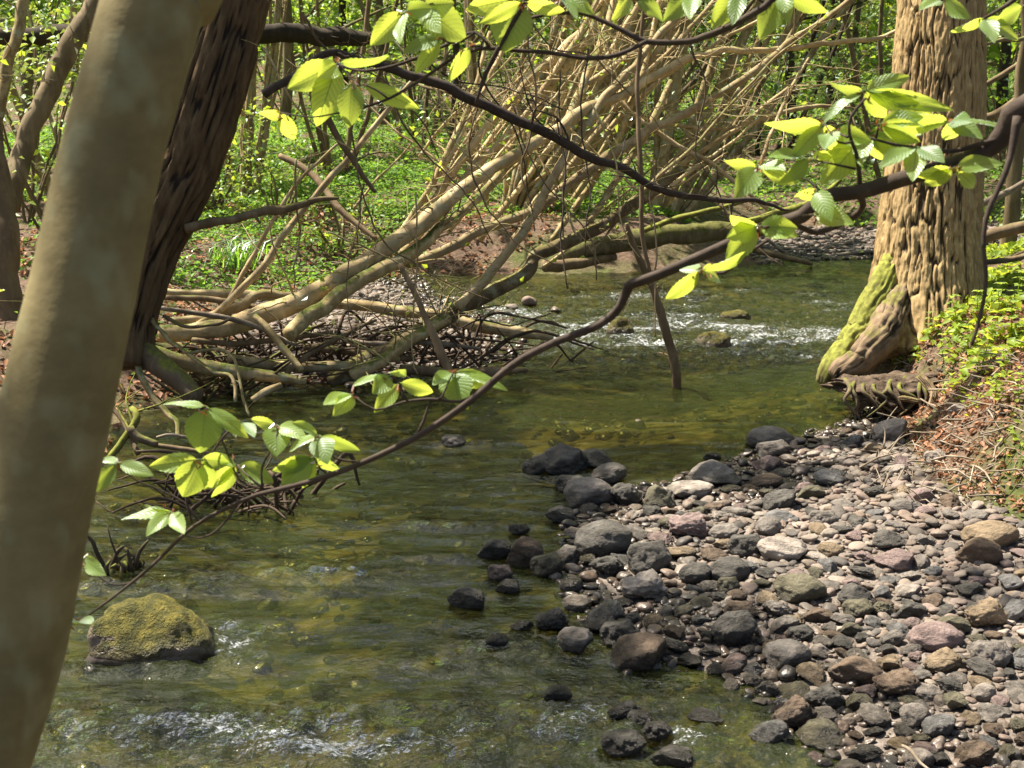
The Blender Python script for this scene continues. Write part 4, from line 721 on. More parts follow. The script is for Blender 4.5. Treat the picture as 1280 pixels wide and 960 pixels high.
def spray(parent, depth, nodes, wood, extra=0):
    """nodes: list of (node px, node py, [(tip px, tip py, width px), ...], stalk path back to the bough)"""
    for (nx, ny, tips, path) in nodes:
        lvs = MB(); buds = MB(); stalk = MB()
        d = depth + random.uniform(-.05, .05); nb = P(nx, ny, d)
        if path:
            q = [nb] + [P(p[0], p[1], depth) for p in path]; tube(stalk, q, np.linspace(.0011, .0022, len(q)), 6, .015, None, .004, None)
        tips = list(tips)
        if extra:
            for _ in range(extra): a_ = random.uniform(-.5, 3.6); tips.append((nx + 70 * math.cos(a_) * random.uniform(.6, 1.1), ny + 42 * math.sin(a_), random.uniform(14, 32)))
        for (tx, ty, w) in tips:
            Lp = math.hypot(tx - nx, ty - ny); full = 54 * 2.3 / depth; dz = math.sqrt(max(0, full ** 2 - Lp ** 2)) * depth / F * random.choice((-1, -1, 1)) * .8
            tb = nb + (P(tx, ty, d) - nb) * .06; tip = P(tx, ty, d + dz); ww = max(w, 30 * 2.3 / depth * .8); rl = math.acos(min(1, w / ww)) * random.choice((-1, 1)) * .92
            beech_leaf(lvs, tb, tip, random.uniform(.85, 1.1) * ww * d / F * .99, rl, random.random(), random.choice((.05, .12, .2, .3)))
            tube(lvs, [nb, tb + (tip - tb) * .06], [.0009, .0007], 5, .01)
        for _ in range(5):
            e = nb + R.normal(size=3) * .006 + np.array([0, 0, -.004]); leaf_cloud(buds, e[None], R.normal(size=(1, 3)), .014, .3)
        sp = link("leaf_spray", lvs.mesh("leaf_spray"), M_BEECH, parent)
        for nme, b_, mt in (("leaf_stalk", stalk, M_TWIG), ("bud_scales", buds, M_BUD)):
            if b_.n: o = link(nme, b_.mesh(nme), mt); o.parent = sp; 
def bough(name, l, d0, d1, parent, step=.02, segs=14, wob=.006, seed=1):
    q, r = pp(l, d0, d1); mb = MB(); tube(mb, q, r, segs, step, None, wob, .5, True, seed, .07); return link(name, mb.mesh(name), M_TWIG, parent)
MAIN = [(1520, 40, 44), (1400, 75, 40), (1330, 108, 36), (1280, 137, 33), (1264, 146, 31), (1252, 172, 27), (1212, 199, 22), (1137, 221, 20), (1077, 239, 19), (1029, 245, 19), (1002, 269, 18), (961, 282, 16), (897, 311, 14), (840, 337, 13), (800, 352, 13), (786, 358, 13), (775, 382, 11), (749, 404, 10.5), (692, 427, 10), (640, 457, 9.5), (595, 495, 9), (550, 529, 8.5), (497, 559, 8), (445, 581, 7.5), (392, 599, 7), (345, 612, 6), (305, 624, 5.5), (242, 658, 4.8), (192, 705, 4), (142, 745, 3.2), (105, 772, 2.2)]
q0 = P(1030, 245, 2.15); rt = root("beech_bough", q0, "long dark bough with fresh green leaves sweeping across from right to lower left", "branch")
q, r = pp(MAIN, 2.05, 2.4); fx = np.array([2.75, 1.7, 0]); fx[2] = float(terrain(2.75, 1.7)); mb = MB()
tube(mb, np.vstack([fx + [0, 0, 3.3 - fx[2]], fx + [-.7, .12, 3.05 - fx[2]], q]), np.concatenate([[.05, .04], r]), 16, .02, None, .008, .5, True, 1, .10); link("branch", mb.mesh("branch"), M_TWIG, rt)
mb = MB(); tube(mb, [fx - [0, 0, .2], fx + [.02, 0, 1.5], fx + [0, .03, 3.5], fx + [.1, .1, 6]], [.12, .10, .085, .05], 24, .06, None, .03, .5, True, 2, .06); link("trunk", mb.mesh("trunk"), M_SMOOTH, rt)
bough("side_branch", [(1272, 146, 12), (1262, 199, 8), (1246, 240, 7), (1236, 262, 7), (1231, 295, 6), (1234, 350, 5), (1226, 395, 5), (1215, 432, 4)], 2.05, 2.05, rt)
bough("side_branch", [(1066, 238, 9, 2.15), (1078, 250, 9, 2.17), (1075, 263, 8, 2.2), (1050, 280, 8, 2.22), (1020, 290, 7, 2.22), (1000, 283, 7, 2.2), (975, 278, 6, 2.17)], 2.2, 2.2, rt)
bough("side_branch", [(1075, 240, 7), (1074, 215, 6), (1070, 190, 5), (1062, 168, 4), (1064, 145, 4), (1083, 122, 3)], 2.15, 2.1, rt)
bough("side_branch", [(1254, 172, 6), (1225, 180, 6), (1190, 188, 6), (1155, 186, 5), (1120, 180, 4), (1090, 172, 3)], 2.1, 2.1, rt)
bough("side_branch", [(600, 490, 4), (575, 502, 4), (540, 498, 4), (505, 502, 3), (470, 512, 3), (445, 496, 2)], 2.33, 2.33, rt); bough("side_branch", [(520, 545, 4), (530, 525, 4), (535, 508, 3), (540, 498, 2)], 2.34, 2.33, rt)
bough("side_branch", [(445, 577, 3), (420, 573, 3), (405, 556, 2), (399, 544, 2)], 2.38, 2.36, rt); bough("side_branch", [(330, 612, 3), (300, 600, 2.5), (282, 560, 2.5), (268, 530, 2.3), (258, 508, 2)], 2.4, 2.38, rt); bough("side_branch", [(248, 652, 3), (230, 628, 3), (200, 612, 2.5), (170, 600, 2.3), (147, 578, 2)], 2.4, 2.4, rt)
bough("side_branch", [(300, 625, 3), (285, 648, 3), (262, 668, 2.5), (235, 670, 2.3), (214, 640, 2)], 2.4, 2.4, rt); bough("side_branch", [(170, 728, 2.5), (140, 730, 2), (115, 712, 2), (103, 696, 2)], 2.4, 2.4, rt)
bough("side_branch", [(960, 300, 4), (930, 320, 4), (905, 340, 4), (878, 340, 3)], 2.2, 2.25, rt); bough("side_branch", [(961, 282, 4), (970, 290, 3), (955, 286, 2)], 2.2, 2.22, rt); bough("side_branch", [(1029, 245, 4), (1010, 225, 3), (975, 218, 3), (948, 207, 2)], 2.15, 2.2, rt)
spray(rt, 2.36, [(258, 508, [(250, 567, 46), (203, 503, 9), (311, 546, 22)], None), (302, 527, [(286, 543, 20), (318, 546, 18)], [(285, 540), (270, 560), (262, 575)]), (346, 531, [(345, 567, 42), (313, 525, 18), (382, 546, 20)], [(345, 550), (328, 585), (328, 610)]), (399, 544, [(358, 562, 13), (408, 576, 36), (450, 564, 20), (368, 527, 16)], None), (392, 571, [(352, 606, 34), (340, 590, 22), (426, 590, 15), (378, 612, 24)], [(400, 585), (410, 593)]),
 (250, 574, [(186, 583, 25), (228, 622, 42), (266, 612, 28), (288, 578, 26)], [(243, 590), (233, 620), (240, 655)]), (296, 580, [(255, 612, 22), (266, 624, 17), (342, 603, 25), (262, 572, 16)], [(310, 595), (330, 612)]), (147, 578, [(113, 617, 24), (118, 574, 13), (192, 594, 23)], None), (214, 639, [(150, 647, 11), (178, 635, 11), (182, 667, 20), (230, 667, 24)], None), (103, 696, [(129, 719, 20)], None), (97, 776, [(84, 774, 8), (114, 779, 10)], [(105, 772)])], None)
spray(rt, 2.32, [(488, 469, [(440, 479, 11), (466, 492, 26), (507, 463, 14)], [(500, 480), (505, 500)]), (499, 478, [(468, 516, 25), (544, 491, 26)], [(503, 490), (510, 502)]), (442, 492, [(418, 518, 28), (404, 504, 13)], None), (567, 464, [(541, 481, 18), (574, 506, 44), (612, 484, 22), (637, 483, 18), (585, 512, 24)], [(560, 480), (553, 497), (548, 500)])], None)
spray(rt, 2.12, [(948, 207, [(920, 246, 36), (903, 203, 15), (980, 207, 8)], None), (1031, 155, [(990, 197, 28), (1045, 190, 24)], [(1048, 178), (1066, 178)]), (1080, 113, [(1026, 148, 15), (1032, 107, 13), (1194, 138, 28), (1172, 148, 26), (1110, 150, 28)], None), (1083, 167, [(1026, 232, 42), (1075, 206, 22), (1154, 162, 24), (1148, 197, 28), (1128, 182, 34)], None), (1014, 199, [(979, 228, 23), (1051, 186, 18), (963, 189, 8)], [(1040, 205), (1070, 212)]), (1042, 164, [(1030, 182, 20)], [(1060, 172)]),
 (1099, 155, [(1157, 165, 24), (1150, 178, 20)], [(1095, 172)]), (1186, 152, [(1134, 141, 12), (1194, 175, 28), (1229, 172, 20), (1263, 155, 11), (1212, 150, 16)], [(1200, 165), (1235, 175)]), (1146, 183, [(1100, 205, 16), (1180, 200, 20)], [(1160, 186)]), (1192, 210, [(1154, 234, 24), (1224, 236, 24), (1140, 221, 18)], [(1200, 204)]), (1020, 236, [(993, 253, 18)], [(1029, 243)]), (1017, 268, [(1050, 270, 11)], [(1004, 270)]), (947, 283, [(907, 328, 36), (910, 297, 28), (997, 293, 24), (913, 274, 10)], [(961, 284)]), (876, 338, [(834, 377, 22), (849, 335, 13), (904, 349, 18)], None)], None, 1)
# twig with leaves at top left and centre
q0 = P(640, 40, 2.3); rt = root("beech_twig", q0, "thin dark twigs with drooping green leaves hanging in at the top", "branch", None)
bough("branch", [(1110, -120, 11), (1040, -60, 10), (965, 0, 9), (957, 8, 9), (912, 34, 9), (880, 46, 9), (860, 52, 8), (810, 53, 7.5), (785, 42, 7), (760, 30, 6), (730, 18, 5.5), (695, 18, 5), (660, 25, 4), (640, 31, 2.5)], 2.25, 2.3, rt)
bough("side_branch", [(808, 52, 6), (775, 67, 6), (735, 72, 6), (685, 65, 5.5), (640, 62, 5), (610, 60, 5), (576, 68, 4.5), (548, 85, 4), (520, 104, 4), (486, 124, 3.5), (452, 136, 3), (424, 141, 2)], 2.27, 2.35, rt)
bough("side_branch", [(612, 60, 4), (593, 40, 4), (548, 60, 4), (492, 82, 4), (447, 88, 3), (422, 79, 2.5)], 2.3, 2.35, rt); bough("side_branch", [(690, -60, 7), (668, -20, 7), (655, 3, 7), (632, 44, 6), (618, 70, 6), (605, 100, 6), (595, 130, 3)], 2.25, 2.3, rt)
bough("side_branch", [(486, 124, 3), (470, 112, 2.5), (452, 104, 2)], 2.33, 2.33, rt); bough("side_branch", [(424, 141, 2), (390, 146, 2), (351, 140, 1.8)], 2.35, 2.35, rt)
bough("side_branch", [(1350, -70, 10), (1290, -20, 8), (1260, 5, 6), (1231, 22, 3)], 2.1, 2.1, rt); bough("side_branch", [(1150, -60, 7), (1160, -25, 5), (1178, 0, 3)], 2.1, 2.1, rt)
spray(rt, 2.33, [(422, 79, [(359, 111, 40), (396, 157, 46), (487, 76, 15), (400, 95, 30)], None), (440, 100, [(436, 159, 34)], [(432, 90), (422, 79)]), (452, 104, [(524, 136, 24)], None), (351, 140, [(368, 175, 22), (317, 146, 13)], None)], None)
spray(rt, 2.28, [(506, 14, [(463, 57, 32), (540, 10, 26), (497, 52, 15)], [(540, 5), (600, -5), (655, 0)]), (528, 8, [(582, 50, 50), (550, 40, 26), (566, 4, 40)], [(560, -4), (600, -8)]), (551, 48, [(519, 92, 26), (505, 62, 20)], [(570, 55), (593, 42)]), (587, 57, [(561, 102, 22)], [(600, 58)]), (646, -2, [(630, 64, 54), (582, 12, 32)], None), (655, 2, [(706, 15, 22), (600, 30, 24)], None), (700, -8, [(742, 15, 22), (722, 22, 14)], [(690, -30)]), (790, -8, [(770, 22, 22), (832, 24, 18)], [(800, -30)]), (868, -10, [(830, 26, 28), (862, 20, 22)], [(880, -30)]), (927, -14, [(889, 35, 38), (915, 30, 24)], [(957, 5)]), (978, -12, [(950, 49, 42), (985, 24, 26), (1034, 19, 18)], [(957, 8)]), (1178, -2, [(1210, 23, 22), (1150, 10, 16)], None), (1231, 22, [(1243, 50, 22), (1188, 42, 13), (1274, 50, 18)], None), (1280, 8, [(1240, 30, 20)], [(1290, -18)])], None)
# ------------------------------------------------------------------ woods behind
def bgtree(base, h, r0, lean, kind, label, crown=True, name="tree", bark=None, nl=(60, 18), low=.35, leafm=None, csize=.16):
    x, y, z = base; rt = root(name, base, label, "tree", "trees of the wood behind the stream"); mb = MB(); rng = np.random.default_rng(abs(int(x * 100) + int(y * 10)))
    pts = [np.array([x, y, z - .25])]; n = 6
    for k in range(1, n + 1): pts.append(np.array([x, y, z]) + np.array([lean[0] * (k / n) ** 1.3, lean[1] * (k / n), h * k / n]) + rng.normal(size=3) * .12 * np.array([1, 1, 0]))
    r0 = r0 * (.8 if y > 15 else 1); rr = [r0 * 1.35] + [r0 * (1 - .8 * k / n) for k in range(1, n + 1)]; c, r = tube(mb, pts, rr, 12, .3, None, .06, None, True, abs(int(x * 7)) % 50, .15)
    ends = []
    for k in range(9):
        i = rng.integers(int(len(c) * .12), len(c)); a = rng.uniform(0, 6.28); L = h * rng.uniform(.12, .3); d = np.array([math.cos(a), math.sin(a), rng.uniform(.1, .8)]); e = c[i] + d * L; tube(mb, [c[i], c[i] + d * L * .5 + rng.normal(size=3) * .15, e], [r[i] * .4, r[i] * .28, r[i] * .1], 6, .3, None, .1, None, False, k); ends.append(e)
    link("trunk", mb.mesh("trunk"), bark or M_BGT, rt)
    if crown:
        lv = MB(); cen = c[int(len(c) * .72)]; crown_leaves(lv, cen, np.array([h * .24, h * .24, h * .34]), nl[0], nl[1], csize, .38, y < 24)
        for e in ends: q = e + rng.normal(size=(26, 3)) * .4; px, py, t = proj(q); q = q[(t > 12) | (py < -30)]; leaf_cloud(lv, q, R.normal(size=(len(q), 3)) + np.array([0, 0, 1.4]), csize * .7)
        if lv.n: link("crown", lv.mesh("crown"), leafm or (M_LEAF if kind % 3 else M_LEAFB), rt)
    return rt
def gp(px, d): q = P(px, 100, d); return np.array([q[0], q[1], float(terrain(q[0], q[1]))])
BG = [(995, 24, 11, .09, -.3, M_BGD, "slender near black trunk standing left of the ridged trunk"), (1040, 30, 12, .10, .3, M_BGD, "far dark trunk between the black trunk and the ridged trunk"), (945, 33, 12, .11, .2, M_BGD, "far dark trunk left of the slender black trunk"), (1072, 26, 10, .08, -.4, M_BGT, "thin brown trunk close beside the ridged trunk's left side"), (905, 27, 11, .10, .5, M_BGT, "brown trunk above the mossy log"), (1276, 11.5, 9, .055, .1, M_BGT, "young slim trunk at the right edge beyond the herbs"), (1255, 28, 12, .12, 0, M_BGD, "far trunk in the gap right of the ridged trunk"),
      (560, 19, 9, .07, .15, M_BGD, "short dark trunk in the green hollow left of centre"), (480, 25, 12, .12, -.3, M_BGT, "far brown trunk over the green hollow"), (430, 29, 12, .11, .4, M_BGD, "far dark trunk above the fallen trunk"), (592, 16.5, 9, .085, .25, M_BROWN, "brown straight trunk behind the leaning pale stems"), (350, 22, 11, .1, .3, M_BGT, "trunk behind the left clump of rods"), (690, 27, 12, .12, .2, M_BGT, "far trunk behind the crossing stems"), (770, 23, 11, .1, -.3, M_BGD, "dark trunk behind the tips of the pale stems"), (835, 19, 10, .09, .5, M_BGT, "ivy grown trunk right of the pale stem tips"), (870, 34, 13, .12, 0, M_BGD, "thin far trunk over the green far bank"), (300, 32, 13, .13, 0, M_BGD, "far trunk right of the dark rough tree"), (20, 20, 10, .1, .3, M_BGT, "far trunk at the left edge"), (-40, 17, 10, .14, .2, M_BGT, "stout trunk just outside the left edge"), (1340, 17, 11, .16, -.2, M_BGT, "stout trunk just outside the right edge")]
for k, (px, d, h, r0, ln, bk, lab) in enumerate(BG): bgtree(gp(px, d), h, r0, (ln, .2), k, lab, True, "woodland_tree", bk, (120, 30), csize=.2)
# close left stems behind the smooth trunk
def stems(name, label, lst, m_, lvn=0, cat="tree", crownc=None):
    q, r = pp(lst[0][0], lst[0][1], lst[0][2]); rt = root(name, q[0], label, cat); tw = MB(); lv = MB()
    for k, (l, a, b) in enumerate(lst):
        q, r = pp(l, a, b); mb = MB(); c, rr = tube(mb, q, r, 10, .05, None, .05, None, True, k, .14); twigs(mb, c, rr, 4, .5, k + 40, lv if lvn else None, .06); link("stem", mb.mesh("stem"), m_, rt)
    if crownc is not None: crown_leaves(lv, np.array(crownc[0]), np.array(crownc[1]), 80, 22, .12, .35)
    if lv.n: link("leaves", lv.mesh("leaves"), M_LEAFB, rt)
stems("leaning_tree", "brown leaning trunk seen left of the smooth trunk", [([(8, 260, 34), (19, 219, 28), (28, 187, 26), (53, 125, 27), (84, 62, 27), (122, 0, 26), (160, -80, 24), (220, -260, 16)], 11.5, 12)], M_BGT, 1)
stems("leaning_tree", "thin olive trunk at the far left edge", [([(-14, 190, 15), (0, 125, 15), (16, 56, 15), (28, 0, 14), (50, -120, 10)], 11, 11)], M_PALE2, 1)
stems("old_stump", "grey shaggy old trunk at the left edge below the leaning stems", [([(10, 480, 60), (2, 400, 54), (-2, 300, 46), (-6, 220, 36), (-20, 120, 26)], 9.6, 9.8)], M_BROWN, 1)
def coppice(px, d, n, spread, h, r0, label, m_, lean=.2, seed=1):
    bias = .42 if seed in (1, 2, 4, 6) else .1
    b = gp(px, d); rt = root("coppice_clump", b, label, "shrub"); tw = MB(); lv = MB(); rng = np.random.default_rng(seed)
    for k in range(n):
        a = rng.uniform(0, 6.28); s = spread * rng.uniform(.1, 1); p0 = b + np.array([math.cos(a) * s * .35, math.sin(a) * s * .35, -.1]); L = h * rng.uniform(.6, 1.1); tip = p0 + np.array([math.cos(a) * s * 2 * lean * 3 + rng.normal() * .2 + bias * L * rng.uniform(.4, 1.4), math.sin(a) * s * lean * 3, L]); mid = (p0 + tip) / 2 + np.array([math.cos(a), math.sin(a), 0]) * .1 * L * .3
        w = r0 * rng.uniform(.5, 1.2); mb = MB(); c, rr = tube(mb, [p0, mid, tip], [w, w * .8, w * .35], 8, .15, None, .06, None, True, k, .12); twigs(mb, c, rr, 3, .7, seed * 50 + k, lv, .07); link("stem", mb.mesh("stem"), m_, rt)
    q = b + np.array([0, 0, h * .8]) + R.normal(size=(500, 3)) * np.array([spread * 1.4, spread * 1.4, h * .22]); q = q[shade_cull(q)] if d < 24 else q; leaf_cloud(lv, q, R.normal(size=(len(q), 3)) + np.array([0, 0, 1.2]), .09); link("leaves", lv.mesh("leaves"), M_LEAFB, rt)
for a in [(640, 15.5, 16, .8, 5, .045, "brown clump of slanting rods behind the leaning pale stems", M_PALE2, .2, 1), (705, 16.5, 13, .9, 5.5, .05, "dense clump of rods right of the brown clump", M_PALE2, .25, 2), (300, 16, 12, .7, 4.5, .035, "pale clump of thin rods right of the dark rough tree", M_PALE2, .2, 3), (835, 15.5, 12, .6, 5, .05, "clump of pale rods behind the stem tips", M_PALE2, .2, 4), (530, 21, 5, .9, 5.5, .05, "far clump of brown rods over the green hollow", M_BGT, .3, 5), (760, 20, 8, .9, 6, .05, "clump of brown rods behind the broken mossy stub", M_BGT, .3, 6), (100, 15, 8, 1.0, 5, .04, "bushy clump of rods behind the left leaning trunk", M_PALE2, .3, 7), (420, 18, 6, 1.0, 5, .04, "clump of bare rods under the fallen trunk", M_BROWN, .35, 8), (960, 21, 4, .9, 5, .035, "clump of dark rods beyond the far beach", M_BGD, .3, 9), (1130, 19, 10, 1, 5, .04, "clump of rods hidden half behind the ridged trunk", M_BGT, .3, 10), (200, 22, 6, 1.2, 6, .05, "far rods between the two left trunks", M_BGT, .3, 12)]: coppice(*a)
# understorey bushes
def bush(px, d, w, h, n, m_, size, label, base_z=0.0):
    b = gp(px, d); rt = root("bush", b, label, "bush", "leafy bushes under the trees"); lv = MB(); st = MB(); rng = np.random.default_rng(abs(int(px + d * 7))); nc = max(4, n // 26)
    for k in range(6):
        a = rng.uniform(0, 6.28); e = b + np.array([math.cos(a) * w * .4, math.sin(a) * w * .4, h * rng.uniform(.6, .95)]); tube(st, [b + [0, 0, -.1], (b + e) / 2 + rng.normal(size=3) * .1, e], [.018, .012, .005], 6, .2, None, .08, None, False, k)
    link("stem", st.mesh("stem"), M_BGT, rt)
    cl = b + np.stack([rng.normal(size=nc) * w * .42, rng.normal(size=nc) * w * .42, h * rng.uniform(.12, 1, nc)], -1); q = (cl[:, None] + rng.normal(size=(nc, 26, 3)) * np.array([.26, .26, .09]) * (w / 1.6)).reshape(-1, 3); leaf_cloud(lv, q, R.normal(size=(len(q), 3)) * .7 + np.array([0, -.25, 1.2]), size * R.uniform(.6, 1.3, len(q))); link("foliage", lv.mesh("foliage"), m_, rt)
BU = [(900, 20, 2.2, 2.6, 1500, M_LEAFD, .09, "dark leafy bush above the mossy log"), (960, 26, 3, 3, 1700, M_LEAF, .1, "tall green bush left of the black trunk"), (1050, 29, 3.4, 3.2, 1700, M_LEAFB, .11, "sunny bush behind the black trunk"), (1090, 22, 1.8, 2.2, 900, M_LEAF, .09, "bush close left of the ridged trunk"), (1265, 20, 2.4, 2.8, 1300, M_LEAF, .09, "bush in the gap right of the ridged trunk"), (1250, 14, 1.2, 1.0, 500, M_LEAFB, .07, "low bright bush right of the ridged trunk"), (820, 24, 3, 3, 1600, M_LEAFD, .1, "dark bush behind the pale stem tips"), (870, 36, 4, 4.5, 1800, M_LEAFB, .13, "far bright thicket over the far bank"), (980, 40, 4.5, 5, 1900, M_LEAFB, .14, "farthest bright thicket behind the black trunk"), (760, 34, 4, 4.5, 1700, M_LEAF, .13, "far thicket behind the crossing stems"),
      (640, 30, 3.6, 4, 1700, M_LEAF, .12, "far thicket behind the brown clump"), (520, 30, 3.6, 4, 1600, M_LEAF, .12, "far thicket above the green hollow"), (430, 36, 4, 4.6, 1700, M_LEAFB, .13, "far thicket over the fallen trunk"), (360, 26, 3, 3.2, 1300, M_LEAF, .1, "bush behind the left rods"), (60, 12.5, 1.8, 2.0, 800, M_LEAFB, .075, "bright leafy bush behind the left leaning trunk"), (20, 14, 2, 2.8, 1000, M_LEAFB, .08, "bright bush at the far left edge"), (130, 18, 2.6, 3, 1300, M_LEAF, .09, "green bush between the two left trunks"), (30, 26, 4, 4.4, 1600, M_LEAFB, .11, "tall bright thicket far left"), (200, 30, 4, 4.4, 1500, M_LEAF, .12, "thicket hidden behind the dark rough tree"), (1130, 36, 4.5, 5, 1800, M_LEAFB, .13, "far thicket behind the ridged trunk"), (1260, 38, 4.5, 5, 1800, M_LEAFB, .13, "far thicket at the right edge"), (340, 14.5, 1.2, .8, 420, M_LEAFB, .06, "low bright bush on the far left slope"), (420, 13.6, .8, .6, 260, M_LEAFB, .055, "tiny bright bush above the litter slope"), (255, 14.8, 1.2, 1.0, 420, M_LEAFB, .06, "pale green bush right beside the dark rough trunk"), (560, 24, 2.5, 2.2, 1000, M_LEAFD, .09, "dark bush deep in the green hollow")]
for a in BU: bush(*a)
# far-off wood mass and its canopy
lv = MB(); n = 46000; ang = R.uniform(-1.0, 1.0, n); d = R.uniform(42, 62, n); x = np.sin(ang) * d; y = np.cos(ang) * d; z = terrain(x, y) + 19 * R.random(n) ** 1.1 * (.6 + .4 * fbm(ang * 9, ang * 0, o=2, s=5)); q = np.stack([x, y, z], -1); q = q[fbm(q[:, 0] * .35, q[:, 1] * .2, q[:, 2] * .45, o=3, s=61) > .44]; leaf_cloud(lv, q, R.normal(size=(len(q), 3)) + np.array([0, -.4, .8]), R.uniform(.4, .95, len(q)))
tag(link("woods", lv.mesh("woods"), M_LEAF), "far off green wood closing the view behind the trees", "wood", None, "stuff")
# ------------------------------------------------------------------ ground plants and leaf litter
def region_pts(n, px0, px1, py0, py1, keep=None):
    x0 = min(G(px0, py1, .5)[0], G(px0, py0, .5)[0]); x1 = max(G(px1, py1, .5)[0], G(px1, py0, .5)[0]); y0 = G(640, py1, .5)[1]; y1 = G(640, py0, .5)[1]
    X = R.uniform(x0, x1, n); Y = R.uniform(y0, y1, n); z, dw, dg = terrain(X, Y, True); k = (dw > .05) & (dg > .05)
    if keep is not None: k &= keep(X, Y, dw, dg)
    return np.stack([X[k], Y[k], z[k]], -1)
cov = MB()
def cover(n, px0, px1, py0, py1, size, h, thr, sc_, sd, up=2.2, keep=None):
    q = region_pts(n, px0, px1, py0, py1, keep); q = q[fbm(q[:, 0] * sc_, q[:, 1] * sc_, o=3, s=sd) > thr]; q[:, 2] += h * R.random(len(q)); leaf_cloud(cov, q, R.normal(size=(len(q), 3)) * .8 + np.array([0, -.3, up]), size * R.uniform(.6, 1.4, len(q)), .7)
cover(70000, 150, 760, 165, 262, .055, .10, .33, .6, 41); cover(64000, 740, 1290, 140, 262, .06, .10, .33, .6, 43); cover(24000, -300, 1500, 100, 175, .11, .18, .36, .4, 45)
cover(17000, 200, 480, 225, 330, .05, .10, .40, 1.1, 47); cover(4000, -60, 220, 200, 420, .05, .15, .45, 1.1, 48)
tag(link("ground_cover", cov.mesh("ground_cover"), M_COVER), "low green woodland plants carpeting the far bank", "ground cover", None, "stuff")
cov = MB(); cover(9500, 1060, 1330, 318, 450, .06, .07, .47, 2.4, 51, 2.0, lambda X, Y, dw, dg: (dg > .32) & (np.minimum(dw, dg) > .25)); cover(2600, 1110, 1330, 440, 560, .034, .07, .58, 2.0, 52, 2.0, lambda X, Y, dw, dg: dg > .3)
tag(link("bank_herbs", cov.mesh("bank_herbs"), M_HERB), "bright yellow green herbs covering the right bank", "herbs", None, "stuff")
lit = MB()
def litter(n, px0, px1, py0, py1, size, keep=None, thr=.3):
    q = region_pts(n, px0, px1, py0, py1, keep); q = q[fbm(q[:, 0] * 1.2, q[:, 1] * 1.2, o=3, s=71) > thr]; q[:, 2] += .012 + .02 * R.random(len(q)); leaf_cloud(lit, q, R.normal(size=(len(q), 3)) * .55 + np.array([0, 0, 1.3]), size * R.uniform(.6, 1.4, len(q)), .6)
litter(12000, 1050, 1330, 400, 660, .036); litter(10000, 150, 700, 250, 420, .06); litter(4000, 100, 1290, 150, 260, .08); litter(4500, -500, 260, 330, 640, .06)
q = region_pts(1, 0, 1, 300, 301)
tag(link("leaf_litter", lit.mesh("leaf_litter"), M_LITTER), "pinkish brown dead leaves strewn on both banks", "leaf litter", None, "stuff")
# single herbs on the right bank, and a grass tuft
def herb_mesh(seed):
    rng = np.random.default_rng(seed); st = MB(); lf = MB(); H = .2
    tube(st, [np.zeros(3), np.array([.01, 0, H * .5]), np.array([rng.normal() * .03, rng.normal() * .03, H])], [.003, .0025, .0015], 5, .04)
    for tier in range(4):
        z = H * (.35 + .2 * tier); n = 4
        for k in range(n):
            a = 6.28 * k / n + tier * .8; d = np.array([math.cos(a), math.sin(a), .12 - .1 * tier * .3]); L = .075 * (1 - .12 * tier); b = np.array([0, 0, z]); t = b + d * L; s = np.array([-math.sin(a), math.cos(a), 0]) * L * .3; mid = b + d * L * .5 + np.array([0, 0, .012])
            lf.add(np.array([b, mid - s, t, mid + s, mid]), [(0, 1, 4), (1, 2, 4), (2, 3, 4), (3, 0, 4)], rng.random())
    return st.mesh("stem"), lf.mesh("leaves")
HM = [herb_mesh(s) for s in range(3)]; hp = [(1120, 405), (1150, 392), (1178, 372), (1205, 360), (1232, 352), (1258, 346), (1135, 430), (1165, 420), (1195, 405), (1222, 398), (1250, 390), (1272, 376), (1180, 445), (1210, 436), (1240, 428), (1266, 420), (1225, 470), (1255, 462), (1275, 500), (1244, 508), (1108, 432), (1275, 345)]
hl = ["at the moss edge of the ridged trunk", "under the ridged trunk's foot", "right of the trunk's foot", "below the hanging side branch", "near the rotten log", "by the right edge's rotten log", "on the bank lip over the roots", "in the middle of the bank lip", "in the thick of the herbs", "left of the hanging branch's tip", "right of the hanging branch's tip", "by the right edge half way up", "low above the red litter", "beside the hanging branch's lowest point", "low right in the herbs", "by the right edge in the lower herbs", "lone among the red litter", "among litter towards the right edge", "lowest near the right edge", "lowest among the red litter", "leftmost over the undercut roots", "topmost at the right edge"]
for k, (px, py) in enumerate(hp):
    q = hit(px, py + 6); s, l = HM[k % 3]; rt = root("herb_plant", q, "small upright green herb " + hl[k], "plant", "herbs on the right bank")
    for nme, me, mt in (("stem", s, M_HERB), ("leaves", l, M_HERB)):
        o = bpy.data.objects.new(nme, me); COL.objects.link(o); o.parent = rt
        if not me.materials: me.materials.append(mt)
    rt.rotation_euler = (random.uniform(-.15, .15), random.uniform(-.15, .15), random.uniform(0, 6)); rt.scale = (random.uniform(.7, 1.2),) * 3
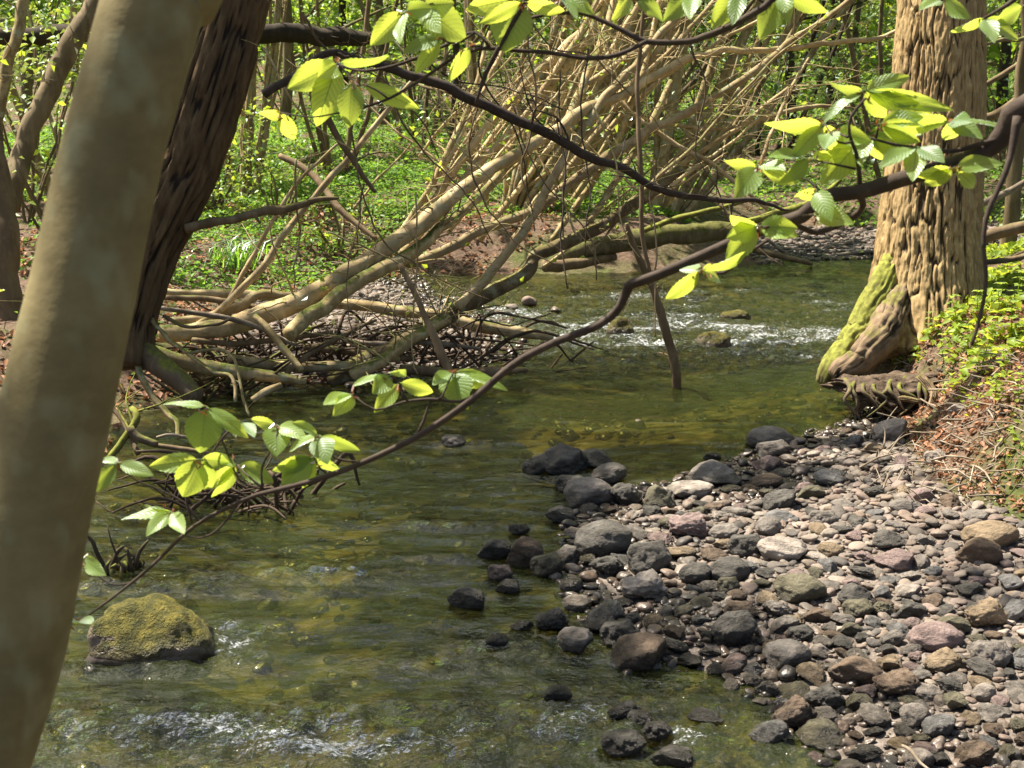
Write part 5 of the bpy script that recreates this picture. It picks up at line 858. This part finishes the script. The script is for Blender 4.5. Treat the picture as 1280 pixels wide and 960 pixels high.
mb = MB(); q = hit(290, 335)
for k in range(130):
    a = random.uniform(0, 6.28); L = random.uniform(.2, .42); b = np.array([random.gauss(0, .14), random.gauss(0, .1), 0]); d = np.array([math.cos(a) * .55, math.sin(a) * .55, 1]); s = np.array([-math.sin(a), math.cos(a), 0]) * .006; m1 = b + d * L * .55; t = b + d * L * .8 + np.array([math.cos(a), math.sin(a), -.4]) * L * .35
    mb.add(np.array([b - s, b + s, m1 + s * .8, m1 - s * .8, t]), [(0, 1, 2), (0, 2, 3), (3, 2, 4)], random.random())
tag(link("grass_tuft", mb.mesh("grass_tuft"), M_COVER, None, tuple(q)), "arching grass tuft on the far left slope", "grass tuft")
# ------------------------------------------------------------------ light, sky, view
w = bpy.data.worlds.new("World"); sc.world = w; w.use_nodes = True; nt = w.node_tree
for n_ in list(nt.nodes): nt.nodes.remove(n_)
sk = nt.nodes.new("ShaderNodeTexSky"); sk.sky_type = 'NISHITA'; sk.sun_disc = False; sk.sun_elevation = SUN_EL; sk.sun_rotation = SUN_AZ; sk.altitude = 100; sk.dust_density = 4.0; sk.ozone_density = .6
bg = nt.nodes.new("ShaderNodeBackground"); bg.inputs[1].default_value = .058; ow = nt.nodes.new("ShaderNodeOutputWorld"); nt.links.new(sk.outputs[0], bg.inputs[0]); nt.links.new(bg.outputs[0], ow.inputs[0])
sd = bpy.data.lights.new("sun", 'SUN'); sd.energy = 5.0; sd.angle = math.radians(.53); sd.color = (1, .90, .76); so = bpy.data.objects.new("sun", sd); COL.objects.link(so)
so.rotation_euler = Vector(tuple(-SUNV)).to_track_quat('-Z', 'Y').to_euler()
v = sc.view_settings; v.view_transform = 'Standard'; v.look = 'None'; v.gamma = 1; v.use_curve_mapping = False; v.exposure = 1.55
cy = sc.cycles; cy.max_bounces = 8; cy.transparent_max_bounces = 10; cy.diffuse_bounces = 3; cy.glossy_bounces = 3; cy.transmission_bounces = 4; cy.caustics_reflective = False; cy.caustics_refractive = False; cy.sample_clamp_indirect = 6; cy.use_denoising = True
